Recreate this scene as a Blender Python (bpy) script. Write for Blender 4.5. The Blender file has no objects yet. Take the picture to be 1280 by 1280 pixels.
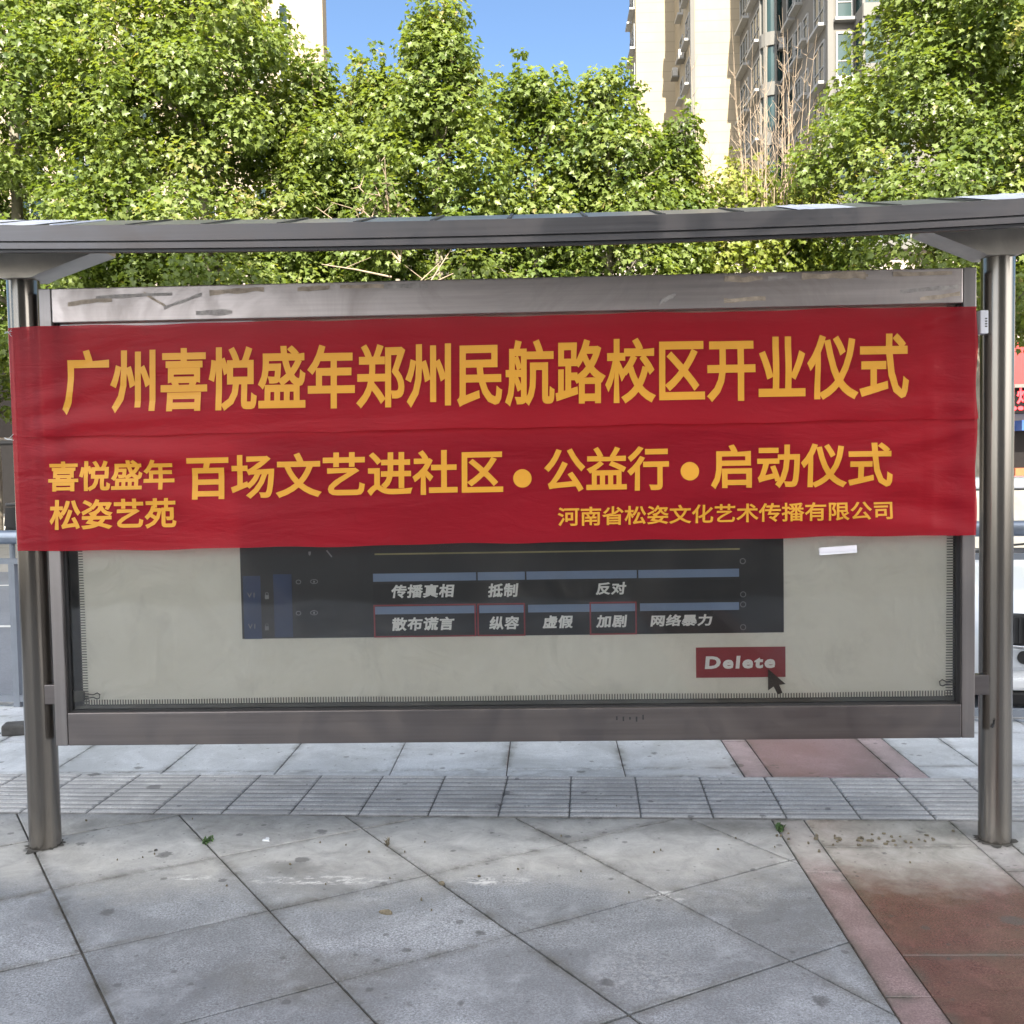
import bpy, bmesh, math, random
import numpy as np
from mathutils import Vector, Matrix, Euler
random.seed(7)
S = bpy.context.scene
COL = S.collection
rad = math.radians

# ------------------------------------------------------------------ camera
YAW, PITCH, ROLL, EYE = 1.821, -2.745, -0.999, 1.55
def cam_basis():
    y, p, r = rad(YAW), rad(PITCH), rad(ROLL)
    f = Vector((-math.sin(y)*math.cos(p), math.cos(y)*math.cos(p), math.sin(p)))
    rt = Vector((math.cos(y), math.sin(y), 0)); up = rt.cross(f)
    c, s = math.cos(r), math.sin(r)
    return c*rt+s*up, c*up-s*rt, f
CR, CU, CF = cam_basis()
cam = bpy.data.cameras.new('camera'); camo = bpy.data.objects.new('camera', cam); COL.objects.link(camo)
cam.sensor_width = 36; cam.lens = 36; cam.clip_start = 0.05; cam.clip_end = 3000
m = Matrix.Identity(4)
for i in range(3):
    m[i][0] = CR[i]; m[i][1] = CU[i]; m[i][2] = -CF[i]
m[2][3] = EYE
camo.matrix_world = m
S.camera = camo

# ------------------------------------------------------------------ light
FILL_CLOUD = 26.5  # brightness of the added clouds that fill the shaded plaza
SUN_EL, SUN_AZ = 40.0, 4.0          # azimuth measured from -Y (behind the viewer) towards +X
w = bpy.data.worlds.new('World'); S.world = w; w.use_nodes = True
nt = w.node_tree; nt.nodes.clear()
sky = nt.nodes.new('ShaderNodeTexSky'); sky.sky_type = 'NISHITA'; sky.sun_disc = False
sky.sun_elevation = rad(SUN_EL); sky.sun_rotation = rad(180-SUN_AZ)
sky.air_density = 1.0; sky.dust_density = 0.3; sky.ozone_density = 4.0; sky.altitude = 100
bg = nt.nodes.new('ShaderNodeBackground'); bg.inputs['Strength'].default_value = 0.05
wo = nt.nodes.new('ShaderNodeOutputWorld')
tc = nt.nodes.new('ShaderNodeTexCoord'); sx_ = nt.nodes.new('ShaderNodeSeparateXYZ'); nt.links.new(tc.outputs['Generated'], sx_.inputs[0])
def wramp(inp, stops):
    r = nt.nodes.new('ShaderNodeValToRGB'); nt.links.new(inp, r.inputs[0]); cr = r.color_ramp
    for e, (p, c) in zip(cr.elements, stops): e.position = p; e.color = (c, c, c, 1)
    return r.outputs[0]
def wmath(op, a, b):
    nd = nt.nodes.new('ShaderNodeMath'); nd.operation = op
    for i, v in enumerate((a, b)):
        if isinstance(v, bpy.types.NodeSocket): nt.links.new(v, nd.inputs[i])
        else: nd.inputs[i].default_value = v
    return nd.outputs[0]
# added white clouds behind the viewer and overhead, fill light for the shade
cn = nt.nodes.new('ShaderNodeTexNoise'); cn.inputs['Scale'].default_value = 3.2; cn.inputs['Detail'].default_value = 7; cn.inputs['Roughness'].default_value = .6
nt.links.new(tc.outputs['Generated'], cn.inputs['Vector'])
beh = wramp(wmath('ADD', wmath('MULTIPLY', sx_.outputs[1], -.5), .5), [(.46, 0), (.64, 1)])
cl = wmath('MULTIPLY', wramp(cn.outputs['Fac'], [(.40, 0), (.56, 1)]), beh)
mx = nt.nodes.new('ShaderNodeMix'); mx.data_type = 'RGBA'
nt.links.new(cl, mx.inputs[0]); nt.links.new(sky.outputs[0], mx.inputs[6]); mx.inputs[7].default_value = (FILL_CLOUD*1.0, FILL_CLOUD*.975, FILL_CLOUD*.945, 1)
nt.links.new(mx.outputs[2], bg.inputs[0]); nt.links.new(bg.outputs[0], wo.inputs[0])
sl = bpy.data.lights.new('sun', 'SUN'); sl.energy = 5.0; sl.angle = rad(0.5); sl.color = (1, .93, .80)
so = bpy.data.objects.new('sun', sl); COL.objects.link(so)
sd = Vector((math.sin(rad(SUN_AZ))*math.cos(rad(SUN_EL)), -math.cos(rad(SUN_AZ))*math.cos(rad(SUN_EL)), math.sin(rad(SUN_EL))))
so.rotation_euler = sd.to_track_quat('Z', 'Y').to_euler()
so.location = (20, -20, 40)
S.view_settings.view_transform = 'Standard'; S.view_settings.look = 'None'
S.view_settings.exposure = 2.2; S.view_settings.gamma = 1

# ------------------------------------------------------------------ helpers
def P(px, py, Y):
    """a point measured off the 1280 px photograph, put on the real vertical plane y = Y -> (x, z)"""
    d = CF + (px-640)/1280*CR - (py-640)/1280*CU
    t = Y/d.y
    return d.x*t, EYE+d.z*t

class MB:
    def __init__(s): s.v = []; s.f = []; s.sm = []
    def add(s, v, f, smooth=False):
        n = len(s.v); s.v += [tuple(p) for p in v]
        for q in f: s.f.append([n+i for i in q]); s.sm.append(smooth)
        return s
    def box(s, x0, x1, y0, y1, z0, z1, M=None, bev=0):
        if x1 < x0: x0, x1 = x1, x0
        if y1 < y0: y0, y1 = y1, y0
        if z1 < z0: z0, z1 = z1, z0
        if bev > 0:
            bm = bmesh.new(); bmesh.ops.create_cube(bm, size=1)
            for v in bm.verts: v.co = ((x0+x1)/2+v.co.x*(x1-x0), (y0+y1)/2+v.co.y*(y1-y0), (z0+z1)/2+v.co.z*(z1-z0))
            bmesh.ops.bevel(bm, geom=bm.edges[:], offset=bev, segments=2, affect='EDGES', profile=.6)
            bm.verts.index_update()
            V = [v.co.copy() for v in bm.verts]; F = [[v.index for v in f.verts] for f in bm.faces]; bm.free()
        else:
            V = [Vector(p) for p in ((x0,y0,z0),(x1,y0,z0),(x1,y1,z0),(x0,y1,z0),(x0,y0,z1),(x1,y0,z1),(x1,y1,z1),(x0,y1,z1))]
            F = [(0,3,2,1),(4,5,6,7),(0,1,5,4),(1,2,6,5),(2,3,7,6),(3,0,4,7)]
        if M is not None: V = [M @ v for v in V]
        return s.add(V, F)
    def tube(s, pts, r, n=8, cap=True, smooth=True):
        pts = [Vector(p) for p in pts]
        rs = r if isinstance(r, (list, tuple)) else [r]*len(pts)
        V = []; F = []
        ref = Vector((.13, .31, .94))
        for i, p in enumerate(pts):
            t = (pts[min(i+1, len(pts)-1)]-pts[max(i-1, 0)])
            if t.length < 1e-9: t = Vector((0,0,1))
            t.normalize()
            a = t.cross(ref if abs(t.dot(ref)) < .97 else Vector((1,0,0))).normalized(); b = t.cross(a)
            for k in range(n):
                an = 2*math.pi*k/n
                V.append(p+rs[i]*(math.cos(an)*a+math.sin(an)*b))
        for i in range(len(pts)-1):
            for k in range(n):
                F.append((i*n+k, i*n+(k+1) % n, (i+1)*n+(k+1) % n, (i+1)*n+k))
        s.add(V, F, smooth)
        if cap:
            s.add(V[:n], [tuple(range(n))[::-1]]); s.add(V[-n:], [tuple(range(n))])
        return s
    def prism(s, pts, axis, a, b):
        """polygon pts in the other two axes, extruded from a to b along axis"""
        n = len(pts); V = []
        for h in (a, b):
            for (u, v) in pts:
                V.append((h,u,v) if axis == 0 else (u,h,v) if axis == 1 else (u,v,h))
        F = [tuple(range(n)), tuple(range(2*n-1, n-1, -1))]
        F += [(i, n+i, n+(i+1) % n, (i+1) % n) for i in range(n)]
        return s.add(V, F)
    def build(s, name, mat, parent=None, fix=True):
        me = bpy.data.meshes.new(name); me.from_pydata(s.v, [], s.f)
        me.polygons.foreach_set('use_smooth', s.sm)
        if fix:
            bm = bmesh.new(); bm.from_mesh(me); bmesh.ops.recalc_face_normals(bm, faces=bm.faces[:]); bm.to_mesh(me); bm.free()
        if mat: me.materials.append(mat)
        o = bpy.data.objects.new(name, me); COL.objects.link(o)
        if parent: o.parent = parent
        return o

def tag(o, label=None, cat=None, group=None, kind=None):
    if label: o['label'] = label
    if cat: o['category'] = cat
    if group: o['group'] = group
    if kind: o['kind'] = kind
    return o
def thing(name, label, cat, loc=(0,0,0), group=None):
    o = bpy.data.objects.new(name, None); COL.objects.link(o); o.location = loc; o.empty_display_size = .1
    return tag(o, label, cat, group)
def keep(parent):
    """children were modelled in world space: cancel the parent's own transform"""
    bpy.context.view_layer.update()
    inv = parent.matrix_world.inverted()
    for c in parent.children: c.matrix_parent_inverse = inv

# ------------------------------------------------------------------ materials
class NB:
    def __init__(s, name):
        s.m = bpy.data.materials.new(name); s.m.use_nodes = True; s.t = s.m.node_tree; s.t.nodes.clear()
        s.out = s.n('ShaderNodeOutputMaterial')
    def n(s, ty, ins=None, **kw):
        nd = s.t.nodes.new(ty)
        for k, v in kw.items(): setattr(nd, k, v)
        for k, v in (ins or {}).items():
            if isinstance(v, bpy.types.NodeSocket): s.t.links.new(v, nd.inputs[k])
            else: nd.inputs[k].default_value = v
        return nd
    def pos(s, scale=(1,1,1), obj=False):
        p = s.n('ShaderNodeTexCoord').outputs['Object'] if obj else s.n('ShaderNodeNewGeometry').outputs['Position']
        return s.n('ShaderNodeMapping', {'Vector': p, 'Scale': scale}).outputs[0]
    def noise(s, scale, detail=4, rough=.55, vec=None, dist=0):
        return s.n('ShaderNodeTexNoise', {'Vector': vec or s.pos(), 'Scale': scale, 'Detail': detail, 'Roughness': rough, 'Distortion': dist}).outputs['Fac']
    def ramp(s, fac, stops, interp='LINEAR'):
        r = s.n('ShaderNodeValToRGB', {'Fac': fac}); cr = r.color_ramp; cr.interpolation = interp
        while len(cr.elements) < len(stops): cr.elements.new(.5)
        for e, (p, c) in zip(cr.elements, stops):
            e.position = p; e.color = (c, c, c, 1) if isinstance(c, (int, float)) else (*c, 1)
        return r.outputs[0]
    def mix(s, fac, a, b, mode='MIX'):
        nd = s.n('ShaderNodeMix', data_type='RGBA', blend_type=mode)
        for k, v in ((0, fac), (6, a), (7, b)):
            if isinstance(v, bpy.types.NodeSocket): s.t.links.new(v, nd.inputs[k])
            elif k == 0: nd.inputs[0].default_value = v
            else: nd.inputs[k].default_value = (*v, 1)
        return nd.outputs[2]
    def math(s, op, a, b=0.0, clamp=False):
        return s.n('ShaderNodeMath', {0: a, 1: b}, operation=op, use_clamp=clamp).outputs[0]
    def bump(s, h, strength=.3, dist=.01):
        return s.n('ShaderNodeBump', {'Height': h, 'Strength': strength, 'Distance': dist}).outputs[0]
    def bsdf(s, col, rough=.5, metal=0, bump=None, **ins):
        d = {'Base Color': col if isinstance(col, bpy.types.NodeSocket) else (*col, 1), 'Roughness': rough, 'Metallic': metal}
        if bump is not None: d['Normal'] = bump
        d.update(ins)
        return s.n('ShaderNodeBsdfPrincipled', d).outputs[0]
    def done(s, sh):
        s.t.links.new(sh, s.out.inputs[0]); return s.m

def simple(name, col, rough=.5, metal=0, var=.15, scale=8, emit=None, spec=.5):
    b = NB(name)
    n = b.noise(scale, 5, .6)
    lo = tuple(c*(1-var) for c in col); hi = tuple(min(1, c*(1+var)) for c in col)
    ins = {'Specular IOR Level': spec}
    if emit: ins = {'Emission Color': (*emit[0], 1), 'Emission Strength': emit[1]}
    return b.done(b.bsdf(b.ramp(n, [(.3, lo), (.7, hi)]), rough, metal, **ins))

def steel(name, col=(.56,.54,.52), stretch=(2.0, 8, 60), rough=.34, stain=.5):
    b = NB(name)
    br = b.noise(1, 5, .65, b.pos(stretch))
    st = b.ramp(b.noise(2.3, 6, .65, dist=1.2), [(.42, 0), (.72, 1)])
    base = b.ramp(br, [(.25, tuple(c*.86 for c in col)), (.75, tuple(min(1, c*1.08) for c in col))])
    c = b.mix(b.math('MULTIPLY', st, stain), base, (.20,.17,.15))
    r = b.math('ADD', b.math('MULTIPLY', st, .2), b.math('ADD', b.math('MULTIPLY', br, .18), rough-.09))
    return b.done(b.bsdf(c, r, .9, b.bump(br, .015, .001)))
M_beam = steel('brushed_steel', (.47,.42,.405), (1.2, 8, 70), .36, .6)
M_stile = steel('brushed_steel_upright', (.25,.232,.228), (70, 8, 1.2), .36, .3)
def post_mat():
    b = NB('polished_steel')
    n = b.noise(1, 3, .5, b.pos((13, 13, .22))); d = b.noise(3, 6, .65, b.pos((1, 1, .35)))
    c = b.ramp(n, [(.3, (.165,.15,.132)), (.7, (.26,.24,.215))])
    c = b.mix(b.ramp(d, [(.52, 0), (.75, .5)]), c, (.13,.11,.09))
    return b.done(b.bsdf(c, b.ramp(n, [(.3, .15), (.7, .27)]), .9))
M_post = post_mat()
M_beam_low = steel('dark_stained_steel', (.175,.158,.155), (1.2, 8, 70), .34, .45)  # darker stained steel for the bottom beam and brackets
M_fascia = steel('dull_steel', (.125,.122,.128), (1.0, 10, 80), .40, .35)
M_plate = steel('bracket_steel', (.62,.58,.52), (10, 10, 10), .45, .25)
M_black = simple('black_rubber', (.012,.012,.013), .6)
M_dark = simple('dark_metal', (.03,.03,.033), .45)

def roof_mat():
    b = NB('roof_sheet')
    n = b.noise(5, 6, .6)
    c = b.ramp(n, [(.3, (.07,.085,.087)), (.7, (.135,.15,.148))])
    return b.done(b.bsdf(c, .35, 0))
M_roof = roof_mat()
M_film_lit = simple('torn_film_and_sky_light', (.62,.66,.78), .35)  # torn film, and sky light on the left roof sheet as colour

def paving_mat(name, a, bcol, tint=.18, rough=.55, dust=True, speck=.42, warm=None):
    b = NB(name)
    pos = b.n('ShaderNodeNewGeometry').outputs['Position']
    fine = b.noise(135, 5, .85); mid = b.noise(30, 6, .72); big = b.noise(1.9, 7, .68, dist=.8)
    c = b.ramp(fine, [(.38, tuple(x*speck for x in a)), (.5, a), (.60, tuple(min(1, x*1.12) for x in bcol))])
    c = b.mix(b.math('MULTIPLY', b.ramp(b.noise(.75, 8, .72, dist=1.2), [(.46, 0), (.60, 1)]), .62 if dust else .2), c, tuple(x*.55 for x in a))
    if warm: c = b.mix(b.ramp(b.noise(2.6, 6, .65, b.pos((1, 2.2, 1)), 1.0), [(.42, 0), (.62, .8)]), c, warm)
    att = b.n('ShaderNodeAttribute', attribute_name='tone').outputs['Fac']
    c = b.mix(1, c, b.ramp(att, [(0, 1-tint), (1, 1.0)]), 'MULTIPLY')
    c = b.mix(b.math('MULTIPLY', b.ramp(big, [(.40, 1), (.58, 0)]), .55), c, tuple(x*.50 for x in a))
    c = b.mix(b.math('MULTIPLY', b.ramp(b.noise(4.5, 7, .75, dist=.5), [(.52, 0), (.72, 1)]), .35), c, tuple(x*1.25 for x in bcol))
    c = b.mix(b.math('MULTIPLY', b.ramp(mid, [(.52, 0), (.72, 1)]), .42), c, tuple(x*.5 for x in a))
    sep = b.n('ShaderNodeSeparateXYZ', {0: pos}); X, y = sep.outputs[0], sep.outputs[1]
    if dust:
        yy = b.math('ADD', y, b.math('MULTIPLY', b.math('SUBTRACT', b.noise(1.6, 6, .7), .5), 1.0))
        band = b.math('MULTIPLY', b.ramp(b.math('MULTIPLY', yy, .1), [(.355, 0), (.395, 1)]), b.ramp(b.math('MULTIPLY', y, .1), [(.440, .75), (.455, 0)]))
        pale = b.ramp(b.noise(7, 8, .75, dist=.6), [(.32, (.27,.265,.25)), (.5, (.40,.39,.365)), (.68, (.52,.51,.48))])
        c = b.mix(band, c, pale)
        # scraped whitish residue in two streaks and a few flecks
        for (cx, cy, rx, ry) in ((-.86, 3.745, .34, .05), (-.22, 3.73, .17, .05), (-1.36, 3.77, .10, .035), (.42, 3.60, .10, .05), (.28, 3.03, .20, .22)):
            dx = b.math('DIVIDE', b.math('SUBTRACT', X, cx), rx); dy = b.math('DIVIDE', b.math('SUBTRACT', y, cy), ry)
            d2 = b.math('ADD', b.math('MULTIPLY', dx, dx), b.math('MULTIPLY', dy, dy))
            sc = b.math('MULTIPLY', b.ramp(d2, [(.1, 1), (1, 0)]), b.ramp(b.noise(14 if cy > 3.2 else 60, 8, .8, b.pos((1, 2.2, 1) if cy > 3.2 else (1, 1, 1))), [(.50, 0), (.56, 1)]))
            c = b.mix(b.math('MULTIPLY', sc, .7 if cy > 3.2 else .22), c, (.66,.66,.65))
        # damp grey smudges
        for (cx, cy, rx, ry) in ((-1.02, 3.86, .16, .10), (.66, 4.27, .38, .10), (-.75, 3.02, .35, .22), (.02, 4.16, .2, .08), (1.72, 4.2, .2, .12)):
            dx = b.math('DIVIDE', b.math('SUBTRACT', X, cx), rx); dy = b.math('DIVIDE', b.math('SUBTRACT', y, cy), ry)
            d2 = b.math('ADD', b.math('ADD', b.math('MULTIPLY', dx, dx), b.math('MULTIPLY', dy, dy)), b.math('MULTIPLY', b.math('SUBTRACT', b.noise(9, 5, .7), .5), 2.2))
            c = b.mix(b.ramp(d2, [(.0, .55), (.9, 0)]), c, (.11,.11,.105))
    # dirt that creeps in from the joints
    ed = b.n('ShaderNodeAttribute', attribute_name='edge').outputs['Fac']
    em = b.math('MULTIPLY', b.math('POWER', ed, 1.6), b.ramp(b.noise(5, 6, .75, dist=1), [(.40, 0), (.66, 1)]))
    c = b.mix(b.math('MULTIPLY', em, .85), c, (.07,.066,.055))
    # dark blots: chewing gum, drips
    for (sc_, pw, mxr, al) in ((5.2, 2.6, .17, .66), (13.0, 3.0, .18, .62), (29.0, 2.2, .17, .5)):
        vo = b.n('ShaderNodeTexVoronoi', {'Vector': b.n('ShaderNodeMapping', {'Vector': pos}).outputs[0], 'Scale': sc_, 'Randomness': 1.0})
        wob = b.math('MULTIPLY', b.math('SUBTRACT', b.noise(sc_*7, 4, .7), .5), .26)
        dd = b.math('ADD', vo.outputs['Distance'], wob)
        rnd = b.n('ShaderNodeSeparateColor', {0: vo.outputs['Color']}).outputs[0]
        thr = b.math('SUBTRACT', b.math('MULTIPLY', b.math('POWER', rnd, pw), mxr+.05), .05)
        spot = b.ramp(b.math('SUBTRACT', dd, thr), [(.0, 1), (.05, 0)])
        c = b.mix(b.math('MULTIPLY', spot, al), c, (.06,.06,.062))
    r = b.math('ADD', b.math('MULTIPLY', big, .3), rough-.15)
    h = b.math('ADD', fine, b.math('MULTIPLY', mid, .6))
    return b.done(b.bsdf(c, r, 0, b.bump(h, .25, .003)))
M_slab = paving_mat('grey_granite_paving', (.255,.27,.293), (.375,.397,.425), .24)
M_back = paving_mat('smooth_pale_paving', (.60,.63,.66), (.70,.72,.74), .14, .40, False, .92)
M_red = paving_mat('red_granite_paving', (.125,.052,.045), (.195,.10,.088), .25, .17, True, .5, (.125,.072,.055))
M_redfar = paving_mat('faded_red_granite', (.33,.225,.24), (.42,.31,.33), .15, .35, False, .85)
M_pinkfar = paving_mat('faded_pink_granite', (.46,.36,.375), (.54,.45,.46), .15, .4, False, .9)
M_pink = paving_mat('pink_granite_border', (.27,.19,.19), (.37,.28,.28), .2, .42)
M_tact = paving_mat('tactile_concrete', (.50,.50,.495), (.60,.60,.59), .66, .6, False, .85)
M_joint = simple('joint_dirt', (.062,.058,.050), .95, var=.5, scale=20)

def asphalt():
    b = NB('asphalt')
    c = b.ramp(b.noise(70, 4, .7), [(.3, (.15,.16,.18)), (.7, (.24,.255,.285))])
    c = b.mix(b.ramp(b.noise(.5, 5, .6), [(.4, 0), (.7, .4)]), c, (.09,.09,.095))
    return b.done(b.bsdf(c, .75, 0, b.bump(b.noise(120, 3), .3, .004)))
M_asph = asphalt()
M_line = simple('road_paint', (.62,.62,.60), .6, var=.2, scale=6)
M_kerb = simple('kerb_concrete', (.34,.34,.33), .8, var=.25)
M_farpave = simple('far_pavement_concrete', (.30,.285,.255), .8, var=.2, scale=1.5)

def banner_mat():
    b = NB('red_banner_cloth')
    weave = b.noise(1, 2, .5, b.pos((500, 500, 500)))
    wr = b.noise(1, 4, .5, b.pos((1.3, 1, 6)), .6)
    c = b.ramp(b.noise(2.2, 5, .6), [(.3, (.30,.008,.018)), (.7, (.37,.011,.025))])
    nb = b.bump(b.math('ADD', b.math('MULTIPLY', weave, .02), b.math('ADD', wr, b.math('MULTIPLY', b.noise(1, 5, .6, b.pos((5, 1, 16)), 1.2), .28))), .75, .018)
    pr = b.bsdf(c, .42, 0, nb, **{'Specular IOR Level': .28})
    tr = b.n('ShaderNodeBsdfTranslucent', {'Color': (.85,.05,.07,1), 'Normal': nb}).outputs[0]
    tp = b.n('ShaderNodeBsdfTransparent', {'Color': (1,.32,.33,1)}).outputs[0]
    a = b.n('ShaderNodeMixShader', {0: .28, 1: pr, 2: tr}).outputs[0]
    return b.done(b.n('ShaderNodeMixShader', {0: .27, 1: a, 2: tp}).outputs[0])
M_banner = banner_mat()
M_gold = simple('gold_print', (.58,.27,.018), .5, var=.07, scale=3)

def paper(name, a, bc):
    b = NB(name)
    c = b.ramp(b.noise(2.4, 6, .6, dist=.8), [(.3, a), (.7, bc)])
    c = b.mix(b.ramp(b.noise(5, 6, .7), [(.55, 0), (.78, .5)]), c, tuple(x*.72 for x in a))
    h = b.noise(3.2, 3, .5, dist=1.5)
    return b.done(b.bsdf(c, .5, 0, b.bump(h, .8, .035)))
M_paper = paper('poster_paper', (.80,.775,.67), (.87,.85,.755))
M_pdark = simple('poster_charcoal', (.020,.021,.024), .5)
M_pdark2 = simple('poster_black', (.011,.012,.014), .5)
M_pblue = simple('poster_steel_blue', (.22,.30,.45), .5, var=.06)
M_pnavy = simple('poster_navy', (.022,.045,.12), .5)
M_pred = simple('poster_dark_red', (.30,.035,.045), .5, var=.08)
M_pwhite = simple('poster_white', (.90,.90,.86), .5, var=.04)
M_pgrey = simple('poster_grey', (.22,.22,.23), .5)
M_pol = simple('poster_olive', (.30,.27,.12), .5)

def glass():
    b = NB('display_glass')
    fr = b.n('ShaderNodeFresnel', {'IOR': 1.5}).outputs[0]
    dirt = b.math('MULTIPLY', b.ramp(b.noise(3, 6, .65, dist=1), [(.50, 0), (.8, 1)]), .04)
    t = b.n('ShaderNodeBsdfTransparent', {'Color': (.975,.975,.97,1)}).outputs[0]
    g = b.n('ShaderNodeBsdfGlossy', {'Color': (1,1,1,1), 'Roughness': .03}).outputs[0]
    d = b.n('ShaderNodeBsdfDiffuse', {'Color': (.5,.47,.42,1)}).outputs[0]
    a = b.n('ShaderNodeMixShader', {0: fr, 1: t, 2: g}).outputs[0]
    return b.done(b.n('ShaderNodeMixShader', {0: dirt, 1: a, 2: d}).outputs[0])
M_glass = glass()
M_tape = simple('old_tape', (.40,.325,.25), .55, var=.35, scale=30)
M_tape2 = simple('tape_smear', (.36,.33,.31), .6, var=.35, scale=30)
M_wire = simple('clip_wire', (.10,.095,.09), .35, .6)
M_clip = simple('clip_body', (.075,.075,.065), .4)
M_fringe = simple('fringe_grey', (.13,.13,.115), .6)
M_white = simple('white_card', (.72,.73,.78), .5, var=.06)

def leaf_mat(name, ramp_cols, trans=.48):
    b = NB(name)
    at = b.n('ShaderNodeAttribute', attribute_name='tone').outputs['Fac']
    c = b.ramp(at, [(0, ramp_cols[0]), (.45, ramp_cols[1]), (.85, ramp_cols[2]), (1, ramp_cols[3])])
    p = b.bsdf(c, .42, 0, **{'Specular IOR Level': .45})
    t = b.n('ShaderNodeBsdfTranslucent', {'Color': b.mix(1, c, (1.5,1.45,.55), 'MULTIPLY')}).outputs[0]
    return b.done(b.n('ShaderNodeMixShader', {0: trans, 1: p, 2: t}).outputs[0])
M_leaf = leaf_mat('plane_tree_leaf', [(.055,.09,.020), (.13,.175,.040), (.19,.23,.070), (.25,.22,.09)])
M_leaf_dark = leaf_mat('deep_green_leaf', [(.045,.085,.022), (.105,.16,.038), (.165,.21,.055), (.2,.2,.07)])
M_leaf_yel = leaf_mat('yellow_green_leaf', [(.085,.12,.022), (.17,.205,.040), (.25,.265,.07), (.29,.25,.09)])
def bark(name, a, c2):
    b = NB(name)
    c = b.ramp(b.noise(7, 6, .7, b.pos((1, 1, .35))), [(.35, a), (.65, c2)])
    return b.done(b.bsdf(c, .85, 0, b.bump(b.noise(18, 5, .7, b.pos((1, 1, .3))), .5, .02)))
M_bark = bark('plane_tree_bark', (.12,.10,.075), (.27,.24,.19))
M_twig = bark('dead_twig_bark', (.20,.145,.10), (.30,.235,.17))

def wallmat(name, col, courses=None):
    b = NB(name)
    c = b.ramp(b.noise(.35, 6, .6), [(.3, tuple(x*.9 for x in col)), (.7, tuple(min(1, x*1.05) for x in col))])
    st = b.ramp(b.noise(1, 5, .65, b.pos((.9, .9, .06))), [(.5, 0), (.75, .22)])
    c = b.mix(st, c, tuple(x*.6 for x in col))
    if courses:
        z = b.n('ShaderNodeSeparateXYZ', {0: b.n('ShaderNodeNewGeometry').outputs['Position']}).outputs[2]
        fr = b.math('FRACT', b.math('MULTIPLY', z, 1/courses))
        c = b.mix(b.math('MULTIPLY', b.math('LESS_THAN', fr, .10), .35), c, tuple(x*.55 for x in col))
    return b.done(b.bsdf(c, .85))
M_cream = wallmat('cream_render', (.255,.213,.148), .75)
M_greyw_shaded = wallmat('grey_beige_shaded_render', (.105,.098,.086), 3.0)  # greyer cladding with the shade of the front blocks put into the colour
M_cream2 = wallmat('cream_tile_render', (.235,.195,.14), .45)
M_trim = wallmat('pale_concrete_trim', (.11,.106,.098))
M_pinkw = wallmat('pinkish_white_render', (.34,.29,.26))
M_slabw = wallmat('beige_apartment_render', (.60,.54,.45), 3.0)
M_pane = simple('tinted_window_glass', (.008,.017,.019), .15, 0, .3, .5, spec=.3)
M_pane2 = simple('teal_window_glass', (.008,.027,.028), .25, 0, .3, .5)
M_frame = simple('window_aluminium', (.22,.22,.215), .5)
M_ac = simple('air_conditioner_casing', (.30,.29,.27), .5)
M_redsign = simple('red_sign_panel', (.36,.02,.02), .45, var=.1, scale=1)
M_ledred = simple('red_led_letter', (.5,.01,.01), .4, emit=((1,.03,.04), 1.4))
M_sign_shade = simple('black_sign_and_shade', (.008,.007,.007), .7, spec=.06)  # LED sign face, and tree shade painted on the left shops
M_bluesign = simple('blue_shop_panel', (.02,.07,.26), .4)
M_orange = simple('orange_panel', (.30,.07,.02), .5)
M_shopin = simple('dark_shop_glass', (.009,.008,.008), .45, spec=.15)
M_rail = simple('galvanised_rail', (.22,.255,.31), .35, .55, .1)
M_railw = simple('grey_rail_paint', (.17,.19,.22), .45, 0, .1)
def carpaint():
    b = NB('white_car_paint')
    return b.done(b.bsdf((.80,.82,.84), .25, 0, **{'Coat Weight': 1.0, 'Coat Roughness': .04}))
M_car = carpaint()
M_carglass = simple('car_glass', (.02,.022,.024), .03, 0, .1)
M_glare = simple('cream_windscreen_glare', (.72,.66,.52), .4)  # windscreen reflection put into the colour of an added panel
M_chrome = simple('chrome', (.75,.75,.75), .12, 1, .03)
M_lens = simple('headlamp_lens', (.55,.58,.62), .1, 0, .05)
M_tyre = simple('tyre_rubber', (.02,.02,.02), .8)
M_weed = simple('weed_green', (.05,.10,.025), .6, var=.4, scale=40)
M_stone = simple('dark_stone', (.07,.068,.065), .9, var=.4, scale=12)
M_plastic = simple('white_litter', (.62,.64,.66), .5)
M_drygrass = simple('dry_debris', (.13,.11,.075), .9, var=.4, scale=60)

# ------------------------------------------------------------------ ground
# one sheet to the horizon: the earth under everything
g = MB(); g.add([(-900,-300,-.20),(900,-300,-.20),(900,1500,-.20),(-900,1500,-.20)], [(0,1,2,3)])
tag(g.build('ground', M_farpave), kind='structure')

KA, KB = (-3.71, 6.80), (2.84, 6.15)      # kerb line along the plaza's edge
def kerb_y(x): return KA[1]+(x-KA[0])*(KB[1]-KA[1])/(KB[0]-KA[0])
g = MB()
g.add([(-60,kerb_y(-60),-.15),(60,kerb_y(60),-.15),(60,19.5,-.15),(-60,17.0,-.15)], [(0,1,2,3)])
tag(g.build('road', M_asph), kind='structure')
g = MB()
for (yy, w2) in ((11.0, .07), (15.0, .06)):
    g.add([(-60,yy-w2,-.146),(60,yy-w2,-.146),(60,yy+w2,-.146),(-60,yy+w2,-.146)], [(0,1,2,3)])
tag(g.build('road_marking', M_line), kind='structure')
g = MB(); g.prism([(-60,17.05),(60,17.05),(60,120),(-60,120)], 2, -.19, 0)
tag(g.build('far_pavement', M_farpave), kind='structure')
g = MB()
M_k = Matrix.Translation((KA[0], KA[1], 0)) @ Matrix.Rotation(math.atan2(KB[1]-KA[1], KB[0]-KA[0]), 4, 'Z')
for k in range(-30, 40):
    g.box(k*1.0+.004, k*1.0+.996, -.12, .0, -.19, .004, M_k, .012)
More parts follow.
